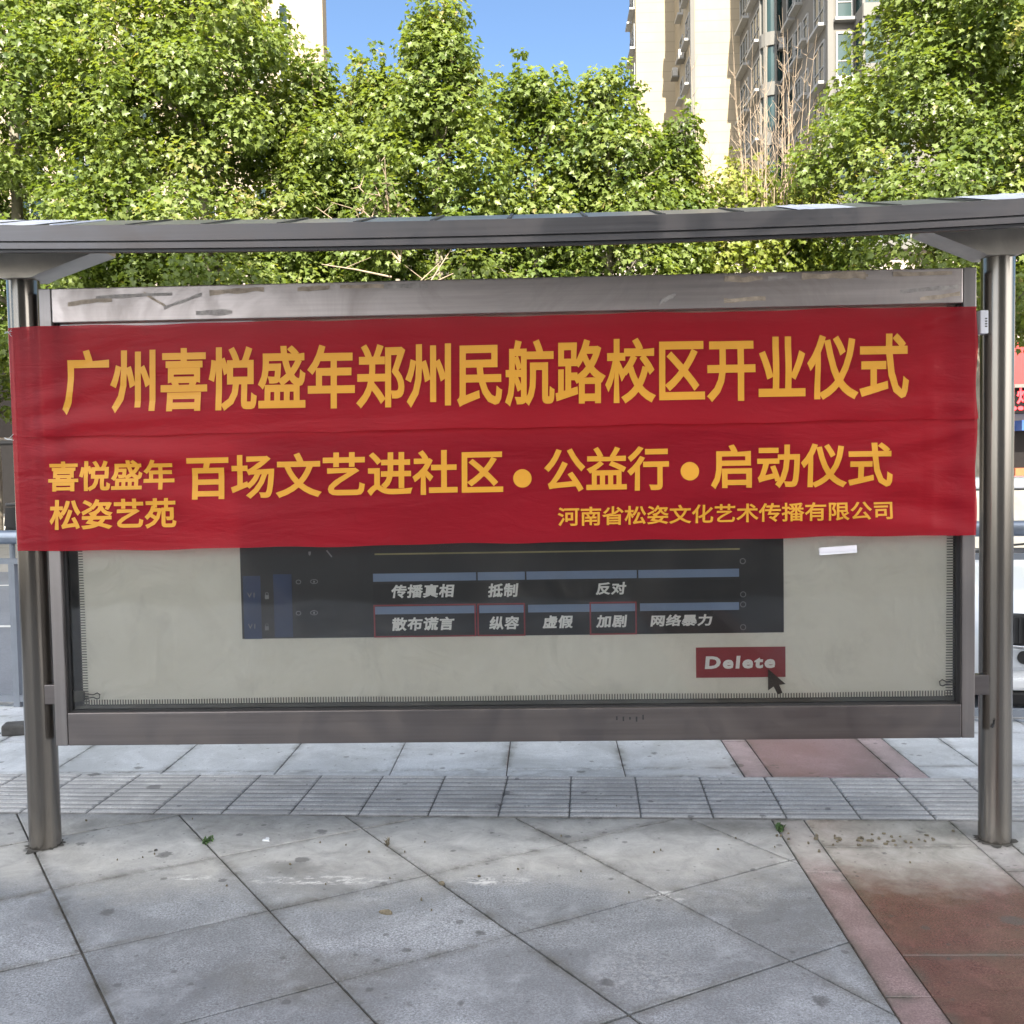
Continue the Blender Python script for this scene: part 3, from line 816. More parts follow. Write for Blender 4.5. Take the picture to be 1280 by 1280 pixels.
# ------------------------------------------------------------------ banner
BNY = BY-.008
bl, br_, tr_, tl = [P(x, y, BNY) for x, y in ((22,690),(1220,668),(1222,382),(10,409))]
def fold_z(x):
    u = (x-bl[0])/(br_[0]-bl[0]); v = .511
    return (1-v)*(bl[1]+u*(br_[1]-bl[1]))+v*(tl[1]+u*(tr_[1]-tl[1]))
def cloth_y(x, z):
    y = BNY
    # creases
    d = z-fold_z(x)
    y -= .010*math.exp(-d/.06) if d > 0 else 0
    u = (x-tl[0])/(tr_[0]-tl[0]); v = (z-bl[1])/(tl[1]-bl[1])
    # pull lines from the right corners and the fold's ends
    for (cx, cz, dx, dz, amp, fr) in ((tr_[0], tr_[1], -1, -.32, .013, 52), (br_[0], br_[1], -1, .16, .009, 52), (tl[0], tl[1]-.42, 1, .12, .008, 66), (tr_[0], fold_z(tr_[0])-.03, -1, -.22, .010, 60), (tl[0]+.2, fold_z(tl[0])-.03, 1, -.12, .007, 60)):
        ax, az = x-cx, z-cz; L = math.hypot(dx, dz); al = (ax*dx+az*dz)/L; pe = (ax*dz-az*dx)/L
        if al > 0: y -= amp*math.exp(-al/.7)*min(1, al/.08)*math.cos(pe*fr/(1+al*1.5))*math.exp(-(pe/(.12+.35*al))**2)
    y -= .0045*math.sin(9*u+3*v)+.0022*math.sin(23*u-7*v+1)+.0015*math.sin(14*v+5*u)
    # vertical folds close to the right end
    y -= .004*math.exp(-((x-1.50)/.014)**2)
    y = min(y, BNY+.003)
    # left end leaves the frame, runs taut to the post and wraps it
    cx = PLX-.006; r = PR_+.003
    if x < BX0:
        dx = x-cx
        yp = PY_-math.sqrt(max(r*r-dx*dx, 0)) if abs(dx) < r else PY_
        t = min(1, (BX0-x)/(BX0-cx)); line = BNY+(PY_-r-BNY)*t
        y = min(line, yp)+(y-BNY)*(1-t) if dx > 0 else yp
        y = min(y, yp-.0005) if abs(dx) < r else y
    return y
banner = thing('banner', 'long red cloth banner with gold characters tied across the notice board', 'banner', (-.15, BNY, 1.5))
NX = 190
def lane(v0, v1, NZ, back):
    """one sewn width of cloth between heights v0 and v1; the upper one laps over the lower"""
    g = MB(); V = []
    for j in range(NZ+1):
        v = v0+(v1-v0)*j/NZ
        for i in range(NX+1):
            u = i/NX
            x = (1-v)*((1-u)*bl[0]+u*br_[0])+v*((1-u)*tl[0]+u*tr_[0])
            z = (1-v)*((1-u)*bl[1]+u*br_[1])+v*((1-u)*tl[1]+u*tr_[1])
            if j in (0, NZ): z += .0022*math.sin(u*31)+.0016*math.sin(u*67+1)
            if u > .985: x += .004*math.sin(v*17)
            y = cloth_y(x, min(z, fold_z(x)-.0005) if back else max(z, fold_z(x)+.0005))
            if x < BX0: x *= 1+(y-BNY)/BNY
            V.append((x, y, z))
    g.add(V, [(j*(NX+1)+i, j*(NX+1)+i+1, (j+1)*(NX+1)+i+1, (j+1)*(NX+1)+i) for j in range(NZ) for i in range(NX)], True)
    return g.build('cloth', M_banner, banner)
lane(0, .519, 30, True); lane(.511, 1, 30, False)
def bt_(body, q, bold): lettering(body, q, BNY, M_gold, banner, bold, 0, cloth_y, .0022, .02)
bt_('广州喜悦盛年郑州民航路校区开业仪式', [(78,519),(1136,499.5),(1136,415),(78,437)], .024)
bt_('百场文艺进社区', [(234,625),(629,617),(629,560.5),(234,569)], .024)
bt_('公益行', [(680,615.5),(836,612.5),(836,557),(680,560)], .024)
bt_('启动仪式', [(888,611.5),(1115,609),(1115,552.5),(888,556)], .024)
for (cx_, cy_) in ((653, 598), (862, 589)):
    bt_('●', [(cx_-11.5,cy_+11.5),(cx_+11.5,cy_+11.5),(cx_+11.5,cy_-11.5),(cx_-11.5,cy_-11.5)], 0)
bt_('喜悦盛年', [(61,615),(218,612),(218,574),(61,577)], .026)
bt_('松姿艺苑', [(63,663),(221,660),(221,622),(63,625)], .026)
bt_('河南省松姿文化艺术传播有限公司', [(697,658),(1115,649),(1115,625.5),(697,634)], .018)
# strings at the left end
for yy in (418, 548):
    X, Z = P(16, yy, PY_); g = MB()
    for k in range(4):
        a = random.uniform(-.6, .6); g.tube([(X-.006, PY_-.052, Z+.01*a), (X+.012+.01*random.random(), PY_-.068-.004*random.random(), Z+.009*random.uniform(-1,1)), (X+.028+.012*random.random(), PY_-.068, Z+.018*random.uniform(-1,1))], .0009, 5)
    g.build('tie_string', M_plastic, banner)
keep(banner)

# ------------------------------------------------------------------ small things on the board
X, Z = P(1047, 688, BY+.026)
g = MB(); a = rad(3.5)
Mx = Matrix.Translation((X, BY+.0255, Z)) @ Matrix.Rotation(-a, 4, 'Y')
g.box(-.072, .075, -.001, .001, -.014, .015, Mx); g.box(-.068, .073, -.0035, -.0012, -.003, .016, Mx)
tag(g.build('paper_scrap', M_white), 'folded white paper scrap stuck to the glass below the banner', 'paper scrap')
def binder(cx, cy, flip, label, body=True):
    X, Z = P(cx, cy, PYs-.012)
    t = thing('binder_clip', label, 'binder clip', (X, PYs-.012, Z), 'binder clips on the poster')
    g = MB()
    y = -.0
    if body:
        g.prism([(-.030, .0), (-.030, -.052), (.022, -.045), (.022, -.008)], 1, -.008, .010)
    else:
        g.prism([(.018, -.002), (.018, -.042), (.050, -.048), (.050, .0)], 1, -.008, .010)
    o = g.build('body', M_clip, t)
    s = -1 if flip else 1; x0 = .018*s if body else .018
    g = MB(); q = [(x0, -.014), (x0+s*.045, -.021), (x0+s*.062, -.013), (x0+s*.072, -.020), (x0+s*.070, -.034), (x0+s*.060, -.038), (x0+s*.045, -.031), (x0, -.037)]
    g.tube([(a, -.006, b2) for a, b2 in q], .0024, 6); g.build('wire_handle', M_wire, t)
binder(98, 862, False, 'black binder clip in the lower left corner of the poster')
binder(1191, 845, True, 'binder clip with a wire handle in the lower right corner of the poster', False)
X, Z = P(1227, 404, PY_-.02)
g = MB(); g.box(X-.021, X+.010, PY_-.060, PY_-.012, Z-.045, Z+.045, bev=.003)
tg = thing('white_tag_box', 'small white tag box between the banner and the right post', 'tag', (X, PY_-.03, Z))
g.build('casing', M_white, tg)
g = MB()
for k in range(4): g.box(X-.004, X+.004, PY_-.0612, PY_-.0603, Z-.02+k*.010, Z-.015+k*.010)
g.build('mark', M_dark, tg); keep(tg)

# ------------------------------------------------------------------ litter and weeds on the plaza
def weed(x, y, n, h, label, spread, dry=False):
    g = MB()
    for k in range(n):
        a = random.uniform(0, 6.28); r = random.random()*spread
        bx, by = x+r*math.cos(a)*.5, y+r*math.sin(a)
        t = random.uniform(0, 6.28); L = h*random.uniform(.4, 1)
        w2 = random.uniform(.0012, .003)
        tipx, tipy = math.cos(t)*L*.6, math.sin(t)*L*.6
        px_, py_ = -math.sin(t)*w2, math.cos(t)*w2
        g.add([(bx-px_, by-py_, 0), (bx+px_, by+py_, 0), (bx+tipx*.5+px_*1.5, by+tipy*.5+py_*1.5, L*.6), (bx+tipx*.5-px_*1.5, by+tipy*.5-py_*1.5, L*.6), (bx+tipx, by+tipy, L*.8)],
              [(0,1,2,3),(3,2,4)])
    return tag(g.build('weed', M_drygrass if dry else M_weed, fix=False), label, 'weed', 'weeds in the paving joints')
weed(-1.42, 4.14, 90, .018, 'low green weed growing in a joint beyond the left post', .045)
weed(.962, 4.245, 90, .030, 'small dark green weed clump by the red paving strip', .035)
weed(-.66, 4.09, 14, .04, 'thin dry grass in the joint below the middle left of the board', .02, True)
def chips(cx, cy, n, sx, sy, sz, name, mat, label, cat, grp=None):
    g = MB()
    for k in range(n):
        x, y = cx+random.gauss(0, sx), cy+random.gauss(0, sy); a = random.uniform(0, 3.14); s = sz*random.uniform(.4, 1)
        M4 = Matrix.Translation((x, y, .004)) @ Matrix.Rotation(a, 4, 'Z') @ Matrix.Rotation(random.uniform(-.3,.3), 4, 'X')
        pts = [(s*math.cos(q)*random.uniform(.7,1.2), s*.55*math.sin(q)*random.uniform(.7,1.2)) for q in [i*6.283/7 for i in range(7)]]
        V = [M4 @ Vector((u, v, -.002)) for u, v in pts]+[M4 @ Vector((u*.8, v*.8, .003+.002*random.random())) for u, v in pts]
        g.add(V, [tuple(range(7))[::-1], tuple(range(7, 14))]+[(i, (i+1) % 7, 7+(i+1) % 7, 7+i) for i in range(7)])
    return tag(g.build(name, mat), label, cat, grp)
chips(-1.176, 4.15, 3, .006, .006, .022, 'litter', M_plastic, 'crumpled white litter scrap on the paving right of the left weed', 'litter')
chips(-1.60, 4.04, 1, .0, .0, .02, 'pebble', M_stone, 'dark pebble on the slab right of the left post foot', 'pebble')
chips(-.40, 3.70, 1, 0, 0, .022, 'dead_leaf', M_drygrass, 'curled dark dead leaf near the whitish scrape on the paving', 'leaf')
chips(-.57, 3.46, 1, 0, 0, .028, 'dead_leaf', M_drygrass, 'flat dark dead leaf in the middle of the front paving', 'leaf')
for k in range(26):   # stray dirt in the cracks beside the red strip
    pass
tag(chips(1.28, 4.12, 46, .16, .035, .013, 'crack_debris', M_drygrass, None, None), kind='stuff')
tag(chips(-.9, 3.9, 30, .9, .25, .007, 'grit', M_drygrass, None, None), kind='stuff')
g = MB(); sx, sy = -3.13, 5.90
g.box(-.085, .085, -.06, .06, 0, .065, Matrix.Translation((sx, sy, 0)) @ Matrix.Rotation(.25, 4, 'Z'), .014)
tag(g.build('stone_block', M_stone), 'dark stone block lying on the paving at the left edge', 'stone')
chips(sx-.03, sy+.17, 1, .0, .0, .09, 'plastic_bag', M_plastic, 'white plastic litter behind the dark stone block', 'litter')
chips(sx-.18, sy+.02, 6, .05, .02, .03, 'rubble', M_stone, 'loose dark rubble left of the stone block', 'rubble')

# ------------------------------------------------------------------ guard railing along the kerb
rl = thing('guard_railing', 'low metal guard railing with a thick top pipe behind the notice board', 'railing', (0, kerb_y(0)-.2, 0))
Mr = Matrix.Translation((-3.58, 6.60, 0)) @ Matrix.Rotation(math.atan2(5.95-6.60, 2.73+3.58), 4, 'Z')
def rp(x, z, dy=0): return Mr @ Vector((x, dy, z))
g = MB(); g.tube([rp(-12, 1.115), rp(18, 1.130)], .046, 18); g.build('top_pipe', M_rail, rl)
g = MB(); g.box(-12, 18, -.016, .016, .945, .982, Mr); g.build('upper_rail', M_railw, rl)
g = MB(); g.box(-12, 18, -.018, .018, .035, .078, Mr); g.build('bottom_rail', M_railw, rl)
for k in range(-5, 9):
    g = MB(); x = .088+k*2.05
    g.box(x-.021, x+.021, -.02, .02, -.0, .945, Mr); g.tube([rp(x, .98), rp(x, 1.08)], .018, 10); g.build('upright', M_railw, rl)
keep(rl)

# ------------------------------------------------------------------ parked white car, nose to the railing
def make_car(cx, ny, ang, z0):
    t = thing('parked_car', 'white parked car facing the railing behind the right post', 'car', (cx, ny+2.2, z0))
    M4 = Matrix.Translation((cx, ny, z0)) @ Matrix.Rotation(ang, 4, 'Z')
    W = .92
    def loft(st, name, mat, par, smooth=True):
        g = MB(); V = []; k = len(st[0][1])
        for (y, ring_) in st:
            for (x, z) in ring_: V.append(M4 @ Vector((x, y, z)))
        F = [(i*k+j, i*k+(j+1) % k, (i+1)*k+(j+1) % k, (i+1)*k+j) for i in range(len(st)-1) for j in range(k)]
        F += [tuple(range(k)), tuple(range(len(st)*k-1, len(st)*k-k-1, -1))]
        g.add(V, F, smooth); return g.build(name, mat, par)
    def sec(w, zl, zs, zt, crown=.03):
        return [(-w*.92, zl), (-w, zl+.12), (-w, zs-.06), (-w*.95, zs), (-w*.7, zt), (0, zt+crown), (w*.7, zt), (w*.95, zs), (w, zs-.06), (w, zl+.12), (w*.92, zl)]
    st = [(0, sec(W*.80, .20, .60, .70)), (.06, sec(W*.90, .18, .66, .745)), (.35, sec(W*.97, .17, .75, .81)), (1.05, sec(W, .17, .86, .93)), (1.35, sec(W, .17, .90, .96)), (3.6, sec(W, .17, .93, .98)), (4.25, sec(W*.97, .2, .9, .98)), (4.45, sec(W*.88, .3, .8, .86))]
    body = loft(st, 'body', M_car, t)
    def cab(w, w2, z0_, z1): return [(-w, z0_), (-w2, z1-.04), (-w2*.85, z1), (w2*.85, z1), (w2, z1-.04), (w, z0_)]
    loft([(1.12, cab(W*.9, W*.88, .93, .96)), (1.95, cab(W*.92, W*.70, .93, 1.43)), (3.1, cab(W*.92, W*.70, .95, 1.47)), (4.1, cab(W*.88, W*.75, .96, 1.02))], 'cabin_glass', M_carglass, t)
    loft([(1.93, [(-.62, 1.425), (-.56, 1.465), (.56, 1.465), (.62, 1.425)]), (2.5, [(-.66, 1.465), (-.6, 1.515), (.6, 1.515), (.66, 1.465)]), (3.2, [(-.64, 1.455), (-.58, 1.495), (.58, 1.495), (.64, 1.455)])], 'roof', M_car, t)
    for s in (-1, 1):
        g = MB(); g.tube([M4 @ Vector((s*W*.90, 1.14, .95)), M4 @ Vector((s*W*.70, 1.95, 1.44)), M4 @ Vector((s*W*.70, 3.1, 1.47)), M4 @ Vector((s*W*.88, 4.05, 1.02))], .035, 8); g.build('pillar', M_car, t)
        g = MB(); g.box(s*(W+.02), s*(W+.20), 1.42, 1.54, .96, 1.08, M4, .03); g.build('mirror', M_car, t)
        g = MB(); g.box(s*.50, s*.80, -.02, .10, .34, .48, M4, .03); hl = g.build('headlight', M_lens, t)
        g = MB()
        for hx_ in (.58, .70): g.tube([M4 @ Vector((s*hx_, -.026, .43)), M4 @ Vector((s*hx_, -.01, .43))], .042, 16)
        g.build('lamp', M_black, hl)
        for yy in (.85, 3.55):
            g = MB(); g.tube([M4 @ Vector((s*.70, yy, .33)), M4 @ Vector((s*.93, yy, .33))], .33, 28); ty = g.build('tyre', M_tyre, t)
            g = MB(); g.tube([M4 @ Vector((s*.90, yy, .33)), M4 @ Vector((s*.94, yy, .33))], .21, 20); g.build('rim', M_chrome, ty)
    g = MB(); g.box(-.66, .66, -.012, .06, .50, .70, M4, .02); gr = g.build('grille', M_black, t)
    g = MB()
    for k in range(44): g.box(-.64+k*.03, -.634+k*.03, -.018, -.013, .52, .68, M4)
    g.build('grille_slat', M_dark, gr)
    g = MB(); g.tube([M4 @ Vector((-.78+1.56*k/20, -.022-.02*math.cos((k-10)/20*2), .495+.012*math.cos(k*.63))) for k in range(21)], .012, 8); g.build('chrome_strip', M_chrome, t)
    g = MB(); g.box(-.74, .74, -.03, .10, .12, .215, M4, .02); g.build('lower_intake', M_black, t)
    g = MB(); g.box(-.78, .78, -.045, .10, .225, .30, M4, .02); g.build('bumper', M_car, t)
    g = MB(); g.add([M4 @ Vector(p) for p in ((-.74,1.20,1.012),(.74,1.20,1.012),(.58,1.86,1.413),(-.58,1.86,1.413),(-.74,1.22,1.002),(.74,1.22,1.002),(.58,1.88,1.403),(-.58,1.88,1.403))], [(0,1,2,3),(7,6,5,4),(0,4,5,1),(1,5,6,2),(2,6,7,3),(3,7,4,0)]); g.build('glare_panel', M_glare, t)  # added cream panel standing in for the bright reflection on the windscreen
    g = MB(); g.tube([M4 @ Vector((-.7, 1.08, .965)), M4 @ Vector((-.2, 1.22, 1.03)), M4 @ Vector((.1, 1.26, 1.05))], .008, 6); g.build('wiper', M_black, t)
    keep(t)
make_car(3.56, 6.42, rad(-4), -.15)

# black scooter seen as a sliver at the far side of the road, left
def scooter(x, y, z):
    t = thing('parked_scooter', 'black scooter parked across the road at the far left edge', 'scooter', (x, y, z))
    Mx = Matrix.Translation((x, y, z))
    g = MB(); g.prism([(-.75,.35),(-.7,.75),(-.2,.78),(.0,.45),(.35,.42),(.5,1.0),(.6,1.02),(.62,.45),(.3,.28),(-.4,.26)], 1, -.16, .16); o = g.build('body', M_black, t); o.data.transform(Mx)
    for xx in (-.55, .62):
        g = MB(); g.tube([(xx,-.05,.24),(xx,.05,.24)], .24, 22); o = g.build('wheel', M_tyre, t); o.data.transform(Mx)
    g = MB(); g.tube([(.50,-.34,1.04),(.55,0,1.02),(.50,.34,1.04)], .022, 8); o = g.build('handlebar', M_dark, t); o.data.transform(Mx)
    g = MB(); g.box(-.72,-.02,-.15,.15,.78,.86,bev=.03); o = g.build('seat', M_dark, t); o.data.transform(Mx)
    g = MB(); g.box(.56,.66,-.09,.09,.78,.92,bev=.03); o = g.build('headlight', M_lens, t); o.data.transform(Mx)
    keep(t)
scooter(-11.2, 22.4, 0)

# ------------------------------------------------------------------ trees
rng = np.random.default_rng(11)
LEAF = np.array([(0,-.05),(.40,.02),(.30,.24),(.56,.50),(.24,.56),(0,1.0),(-.24,.56),(-.56,.50),(-.30,.24),(-.40,.02)])
def leaf_mesh(name, cen, nrm, dirv, size, tone, mat, parent):
    n = len(cen); k = len(LEAF)
    nrm = nrm/np.linalg.norm(nrm, axis=1, keepdims=True)
    dirv = dirv-(dirv*nrm).sum(1, keepdims=True)*nrm
    dirv /= np.linalg.norm(dirv, axis=1, keepdims=True)+1e-9
    side = np.cross(dirv, nrm)
    L = np.vstack([LEAF, [[0, .33]]])
    fold = np.abs(L[:, 0])*.35-.22*(L[:, 1]-.4)**2
    V = cen[:, None, :]+size[:, None, None]*(L[None, :, 0, None]*side[:, None, :]+L[None, :, 1, None]*dirv[:, None, :]+fold[None, :, None]*nrm[:, None, :])
    V = V.reshape(-1, 3); m_ = k+1
    tri = np.array([[i, (i+1) % k, k] for i in range(k)])
    T = (tri[None]+(np.arange(n)*m_)[:, None, None]).reshape(-1, 3)
    me = bpy.data.meshes.new(name)
    me.vertices.add(len(V)); me.vertices.foreach_set('co', V.ravel().astype(np.float32))
    me.loops.add(T.size); me.loops.foreach_set('vertex_index', T.ravel().astype(np.int32))
    me.polygons.add(len(T)); me.polygons.foreach_set('loop_start', (np.arange(len(T))*3).astype(np.int32)); me.polygons.foreach_set('loop_total', np.full(len(T), 3, np.int32))
    me.update(calc_edges=True)
    at = me.attributes.new('tone', 'FLOAT', 'POINT'); at.data.foreach_set('value', np.repeat(tone, m_).astype(np.float32))
    me.materials.append(mat)
    o = bpy.data.objects.new(name, me); COL.objects.link(o); o.parent = parent
    return o
def foliage(clumps, per, size, mat, parent, tonebase, name='crown'):
    """clumps: (x,y,z,r,outward vector)"""
    C, N, D, Sz, Tn = [], [], [], [], []
    for (c, r, out) in clumps:
        n = max(8, int(per*(r/.42)**1.8*rng.uniform(.75, 1.2)))
        d = rng.normal(size=(n, 3)); d /= np.linalg.norm(d, axis=1, keepdims=True)
        rr = r*rng.uniform(.25, 1, (n, 1))**.5
        p = d*rr*np.array([1.05, 1.05, .85])
        C.append(np.array(c)+p)
        nn = .75*d+.45*np.array(out)+np.array([0, 0, .75])+rng.normal(scale=.5, size=(n, 3))
        N.append(nn)
        D.append(d*1.0+np.array(out)*.4+rng.normal(scale=.55, size=(n, 3))+np.array([0, 0, -.45]))
        Sz.append(size*rng.uniform(.45, 1.25, n)); t0 = tonebase+rng.normal(scale=.15)
        Tn.append(np.clip(t0+rng.normal(scale=.11, size=n)+(rng.random(n) > .985)*.5, 0, 1))
    return leaf_mesh(name, np.vstack(C), np.vstack(N), np.vstack(D), np.concatenate(Sz), np.concatenate(Tn), mat, parent)
def limb(g, a, b, r0, r1, n=6, wob=.08):
    a, b = Vector(a), Vector(b); L = (b-a).length
    pts = []; 
    for i in range(n+1):
        t = i/n; p = a.lerp(b, t)+Vector((rng.normal(), rng.normal(), 0))*wob*L*.12*math.sin(t*3.14)
        p.z += .10*L*math.sin(t*3.14)*.4; pts.append(p)
    g.tube(pts, [r0+(r1-r0)*i/n for i in range(n+1)], 7, False)
    return pts
def tree(name, label, x, y, top, hw, base=2.9, dens=1.0, spires=5, mat=None, tone=.42, leaf=.104, prof=.55, group='trees along the far side of the road', lean=0, trunk=True):
    t = thing(name, label, 'tree', (x, y, 0), group)
    H = top-base
    clumps = []; tips = []; ph = rng.uniform(0, 6.283, 2)
    n = int(46*dens*hw*H/4+14)
    for k in range(n):
        h = rng.random()**.9
        r = hw*min(1, .7+h/.2*.3)*(1-h*.93)**prof
        a = rng.uniform(0, 6.283); q = rng.random()**.42
        r *= 1+.20*math.sin(3*a+ph[0]+8*h)+.14*math.sin(5*a-13*h+ph[1])
        c = (x+lean*h+r*q*math.cos(a), y+r*q*math.sin(a)*.9, base+H*h*.93)
        cr = rng.uniform(.32, .60)*(1 if h < .8 else .75)
        clumps.append((c, cr, (math.cos(a)*q, math.sin(a)*q, .3)))
        if q > .5 and rng.random() < .35: tips.append(c)
    for k in range(spires):
        a = rng.uniform(0, 6.283); rr = hw*.85*rng.random()**.6
        h0 = (1-(rr/hw)**(1/prof)*.8); zt = base+H*min(1, h0*.85+.18+.12*rng.random()); zt = min(zt, top+.1)
        cx, cy = x+rr*math.cos(a)+lean*h0, y+rr*math.sin(a)
        for m_ in range(5):
            f = m_/4; clumps.append(((cx+rng.normal()*.07, cy+rng.normal()*.07, zt-1.25*f), .14+.17*f, (math.cos(a)*.5, math.sin(a)*.5, .5)))
        tips.append((cx, cy, zt-.15))
    foliage(clumps, 138, leaf, mat or M_leaf, t, tone)
    if trunk:
        g = MB(); r0 = .10+.022*hw
        g.tube([(x, y, -.02), (x+.01, y, .25), (x+.03, y+.02, base*.6), (x-.03+lean*.2, y, base+.3), (x+lean*.6, y, base+H*.45), (x+lean, y, top-.5)], [r0*1.35, r0*1.05, r0, r0*.85, r0*.5, .02], 10)
        for c in tips[:22]:
            z0 = max(base-.2, min(c[2]-.5-.25*math.hypot(c[0]-x, c[1]-y), base+H*.7))
            limb(g, (x+lean*.3, y, z0), c, .05, .012)
        g.build('trunk', M_bark, t)
    keep(t)
    return t
tree('plane_tree', 'tall broad plane tree at the far left edge', -9.4, 18.4, 11.4, 3.1, base=3.4, spires=7, prof=.33, dens=1.15)
tree('plane_tree', 'tall dense plane tree rising above the left half of the banner', -5.95, 18.2, 11.2, 2.85, spires=11, tone=.50, prof=.42, dens=1.2)
tree('plane_tree', 'plane tree with the highest tip against the blue sky, left of centre', -1.75, 18.0, 9.8, 1.95, spires=10, tone=.48, prof=.7)
tree('plane_tree', 'narrow plane tree in front of the right edge of the left tower', -4.0, 18.6, 9.0, 1.1, spires=4, tone=.5, prof=.45, dens=1.2)
tree('plane_tree', 'plane tree of middling height just left of the highest tip', -3.15, 18.8, 8.9, 1.6, spires=6, tone=.46, prof=.45)
tree('plane_tree', 'round topped plane tree below the middle of the sky gap', -.05, 18.3, 8.7, 1.45, spires=7, prof=.5)
tree('plane_tree', 'plane tree with two pointed tips just left of the cream tower', 1.20, 18.1, 8.5, 1.2, spires=8, tone=.46, prof=.5)
tree('plane_tree', 'slender narrow tree standing in front of the cream tower wall', 2.45, 18.6, 7.8, .6, dens=1.6, spires=3, prof=.45)
ty = tree('plane_tree', 'low yellow green tree with bare dead shoots sticking up', 3.75, 19.2, 7.15, 1.75, spires=4, mat=M_leaf_yel, tone=.55, prof=.3)
tree('plane_tree', 'big dense plane tree above the right end of the roof', 7.5, 18.2, 11.2, 3.0, base=3.6, spires=10, tone=.46, prof=.45, dens=1.3)
tree('plane_tree', 'darker plane tree at the right edge of the picture', 10.6, 19.8, 10.8, 2.7, base=3.9, spires=5, mat=M_leaf_dark, tone=.35, prof=.45)
# lower second row
for (x, y, top, hw, lab) in ((-11.8, 21.6, 7.6, 2.4, 'lower bushy tree behind the leftmost plane tree'), (-7.6, 21.5, 6.9, 2.3, 'lower bushy tree behind the gap of the two tall left plane trees'),
                             (-3.7, 21.3, 6.3, 2.0, 'lower bushy tree behind the left of the roof'), (.4, 21.6, 6.0, 1.9, 'lower bushy tree behind the middle of the roof'), (5.2, 19.9, 6.9, 1.5, 'lower bushy tree between the yellow green tree and the big right tree')):
    tree('bushy_tree', lab, x, y, top, hw, dens=.7, spires=2, tone=.42, group='lower trees in the second row')
# bare shoots
def shoots(parent, cx, cy, z0, n, hmin, hmax, spread, r=.016, fan=.35, name='bare_branch'):
    g = MB()
    for k in range(n):
        x = cx+rng.normal()*spread; L = rng.uniform(hmin, hmax); a = rng.normal()*fan*.4+ (x-cx)*.12
        pts = [Vector((x, cy+rng.normal()*.2, z0))]
        for i in range(7):
            pts.append(pts[-1]+Vector((a*.5*L/7+rng.normal()*.02, rng.normal()*.03, L/7)))
        g.tube(pts, [r*(1-.85*i/7) for i in range(8)], 5, False)
        for i in range(2, 7):
            for _ in range(2):
                if rng.random() < .8:
                    s = rng.choice([-1, 1]); l = rng.uniform(.25, .7)*(1-i/10)
                    g.tube([pts[i], pts[i]+Vector((s*l*.3, rng.normal()*.1, l*.45)), pts[i]+Vector((s*l*.45, rng.normal()*.1, l))], [r*.5, r*.35, r*.15], 4, False)
    return g.build(name, M_twig, parent)
b1 = shoots(ty, 4.05, 18.6, 5.8, 34, 1.3, 3.6, .42, .011)
b2 = shoots(ty, 2.95, 18.7, 5.6, 4, 1.2, 2.6, .15, .010)
bpy.context.view_layer.update()
for b_ in (b1, b2): b_.matrix_parent_inverse = ty.matrix_world.inverted()
dt = thing('dead_tree', 'small bare tree with a tangle of pale dead twigs above the roof', 'tree', (-2.45, 16.9, 0), 'trees along the far side of the road')
g = MB(); g.tube([(-2.45,16.9,-.02),(-2.42,16.9,2.5),(-2.35,16.95,4.6)], [.06,.05,.04], 8); g.build('trunk', M_bark, dt)
g = MB()
for k in range(16):
    a = rng.uniform(-1.4, 1.4); L = rng.uniform(.6, 1.25); z0 = rng.uniform(4.3, 5.4)
    p0 = Vector((-2.38+rng.normal()*.1, 16.95, z0)); d = Vector((math.sin(a), rng.normal()*.25, math.cos(a)*.8+.15))
    p1 = p0+d*L*.5+Vector((0, 0, rng.normal()*.08)); p2 = p0+d*L+Vector((.1*rng.normal(), 0, .18*rng.normal()))
    g.tube([p0, p1, p2], [.02, .014, .006], 5, False)
    for _ in range(3):
        q = p1.lerp(p2, rng.random()); g.tube([q, q+Vector((rng.normal()*.2, rng.normal()*.1, rng.normal()*.2+.08))], [.009, .004], 4, False)
g.build('bare_branch', M_twig, dt); keep(dt)

# ------------------------------------------------------------------ apartment towers
FLOOR = 3.0
class Win:
    """window parts on an axis-aligned wall face: 'y' wall faces -Y, 'x-' wall faces -X, 'x+' faces +X"""
    def __init__(s, parent): s.p = parent; s.upper = MB(); s.n = 0
    def to(s, face, plane, u0, u1, d0, d1):
        if face == 'y': return (u0, u1, plane-d1, plane-d0)
        if face == 'x-': return (plane-d1, plane-d0, u0, u1)
        return (plane+d0, plane+d1, u0, u1)
    def add(s, face, plane, u0, u1, z0, z1, pane=None, mull=1, show=True, ledge=True):
        if not show:
            s.upper.box(*s.to(face, plane, u0, u1, .0, .05), z0, z1); return
        g = MB(); t = .09
        def b(a, c, d, e, dep=.09): g.box(*s.to(face, plane, a, c, .0, dep), d, e)
        b(u0, u1, z0, z0+t); b(u0, u1, z1-t, z1); b(u0, u0+t, z0+t, z1-t); b(u1-t, u1, z0+t, z1-t)
        for k in range(1, mull+1):
            c = u0+(u1-u0)*k/(mull+1); b(c-.035, c+.035, z0+t, z1-t, .08)
        b(u0+t, u1-t, z0+.85, z0+.91, .075)
        if ledge: b(u0-.12, u1+.12, z0-.16, z0-.005, .42)
        f = g.build('window', M_frame if not ledge else M_frame, s.p)
        g = MB(); g.box(*s.to(face, plane, u0+t, u1-t, .003, .035), z0+t, z1-t); g.build('pane', pane or M_pane, f)
        s.n += 1
    def finish(s):
        if s.upper.v: tag(s.upper.build('upper_window', M_pane, s.p), kind='stuff')
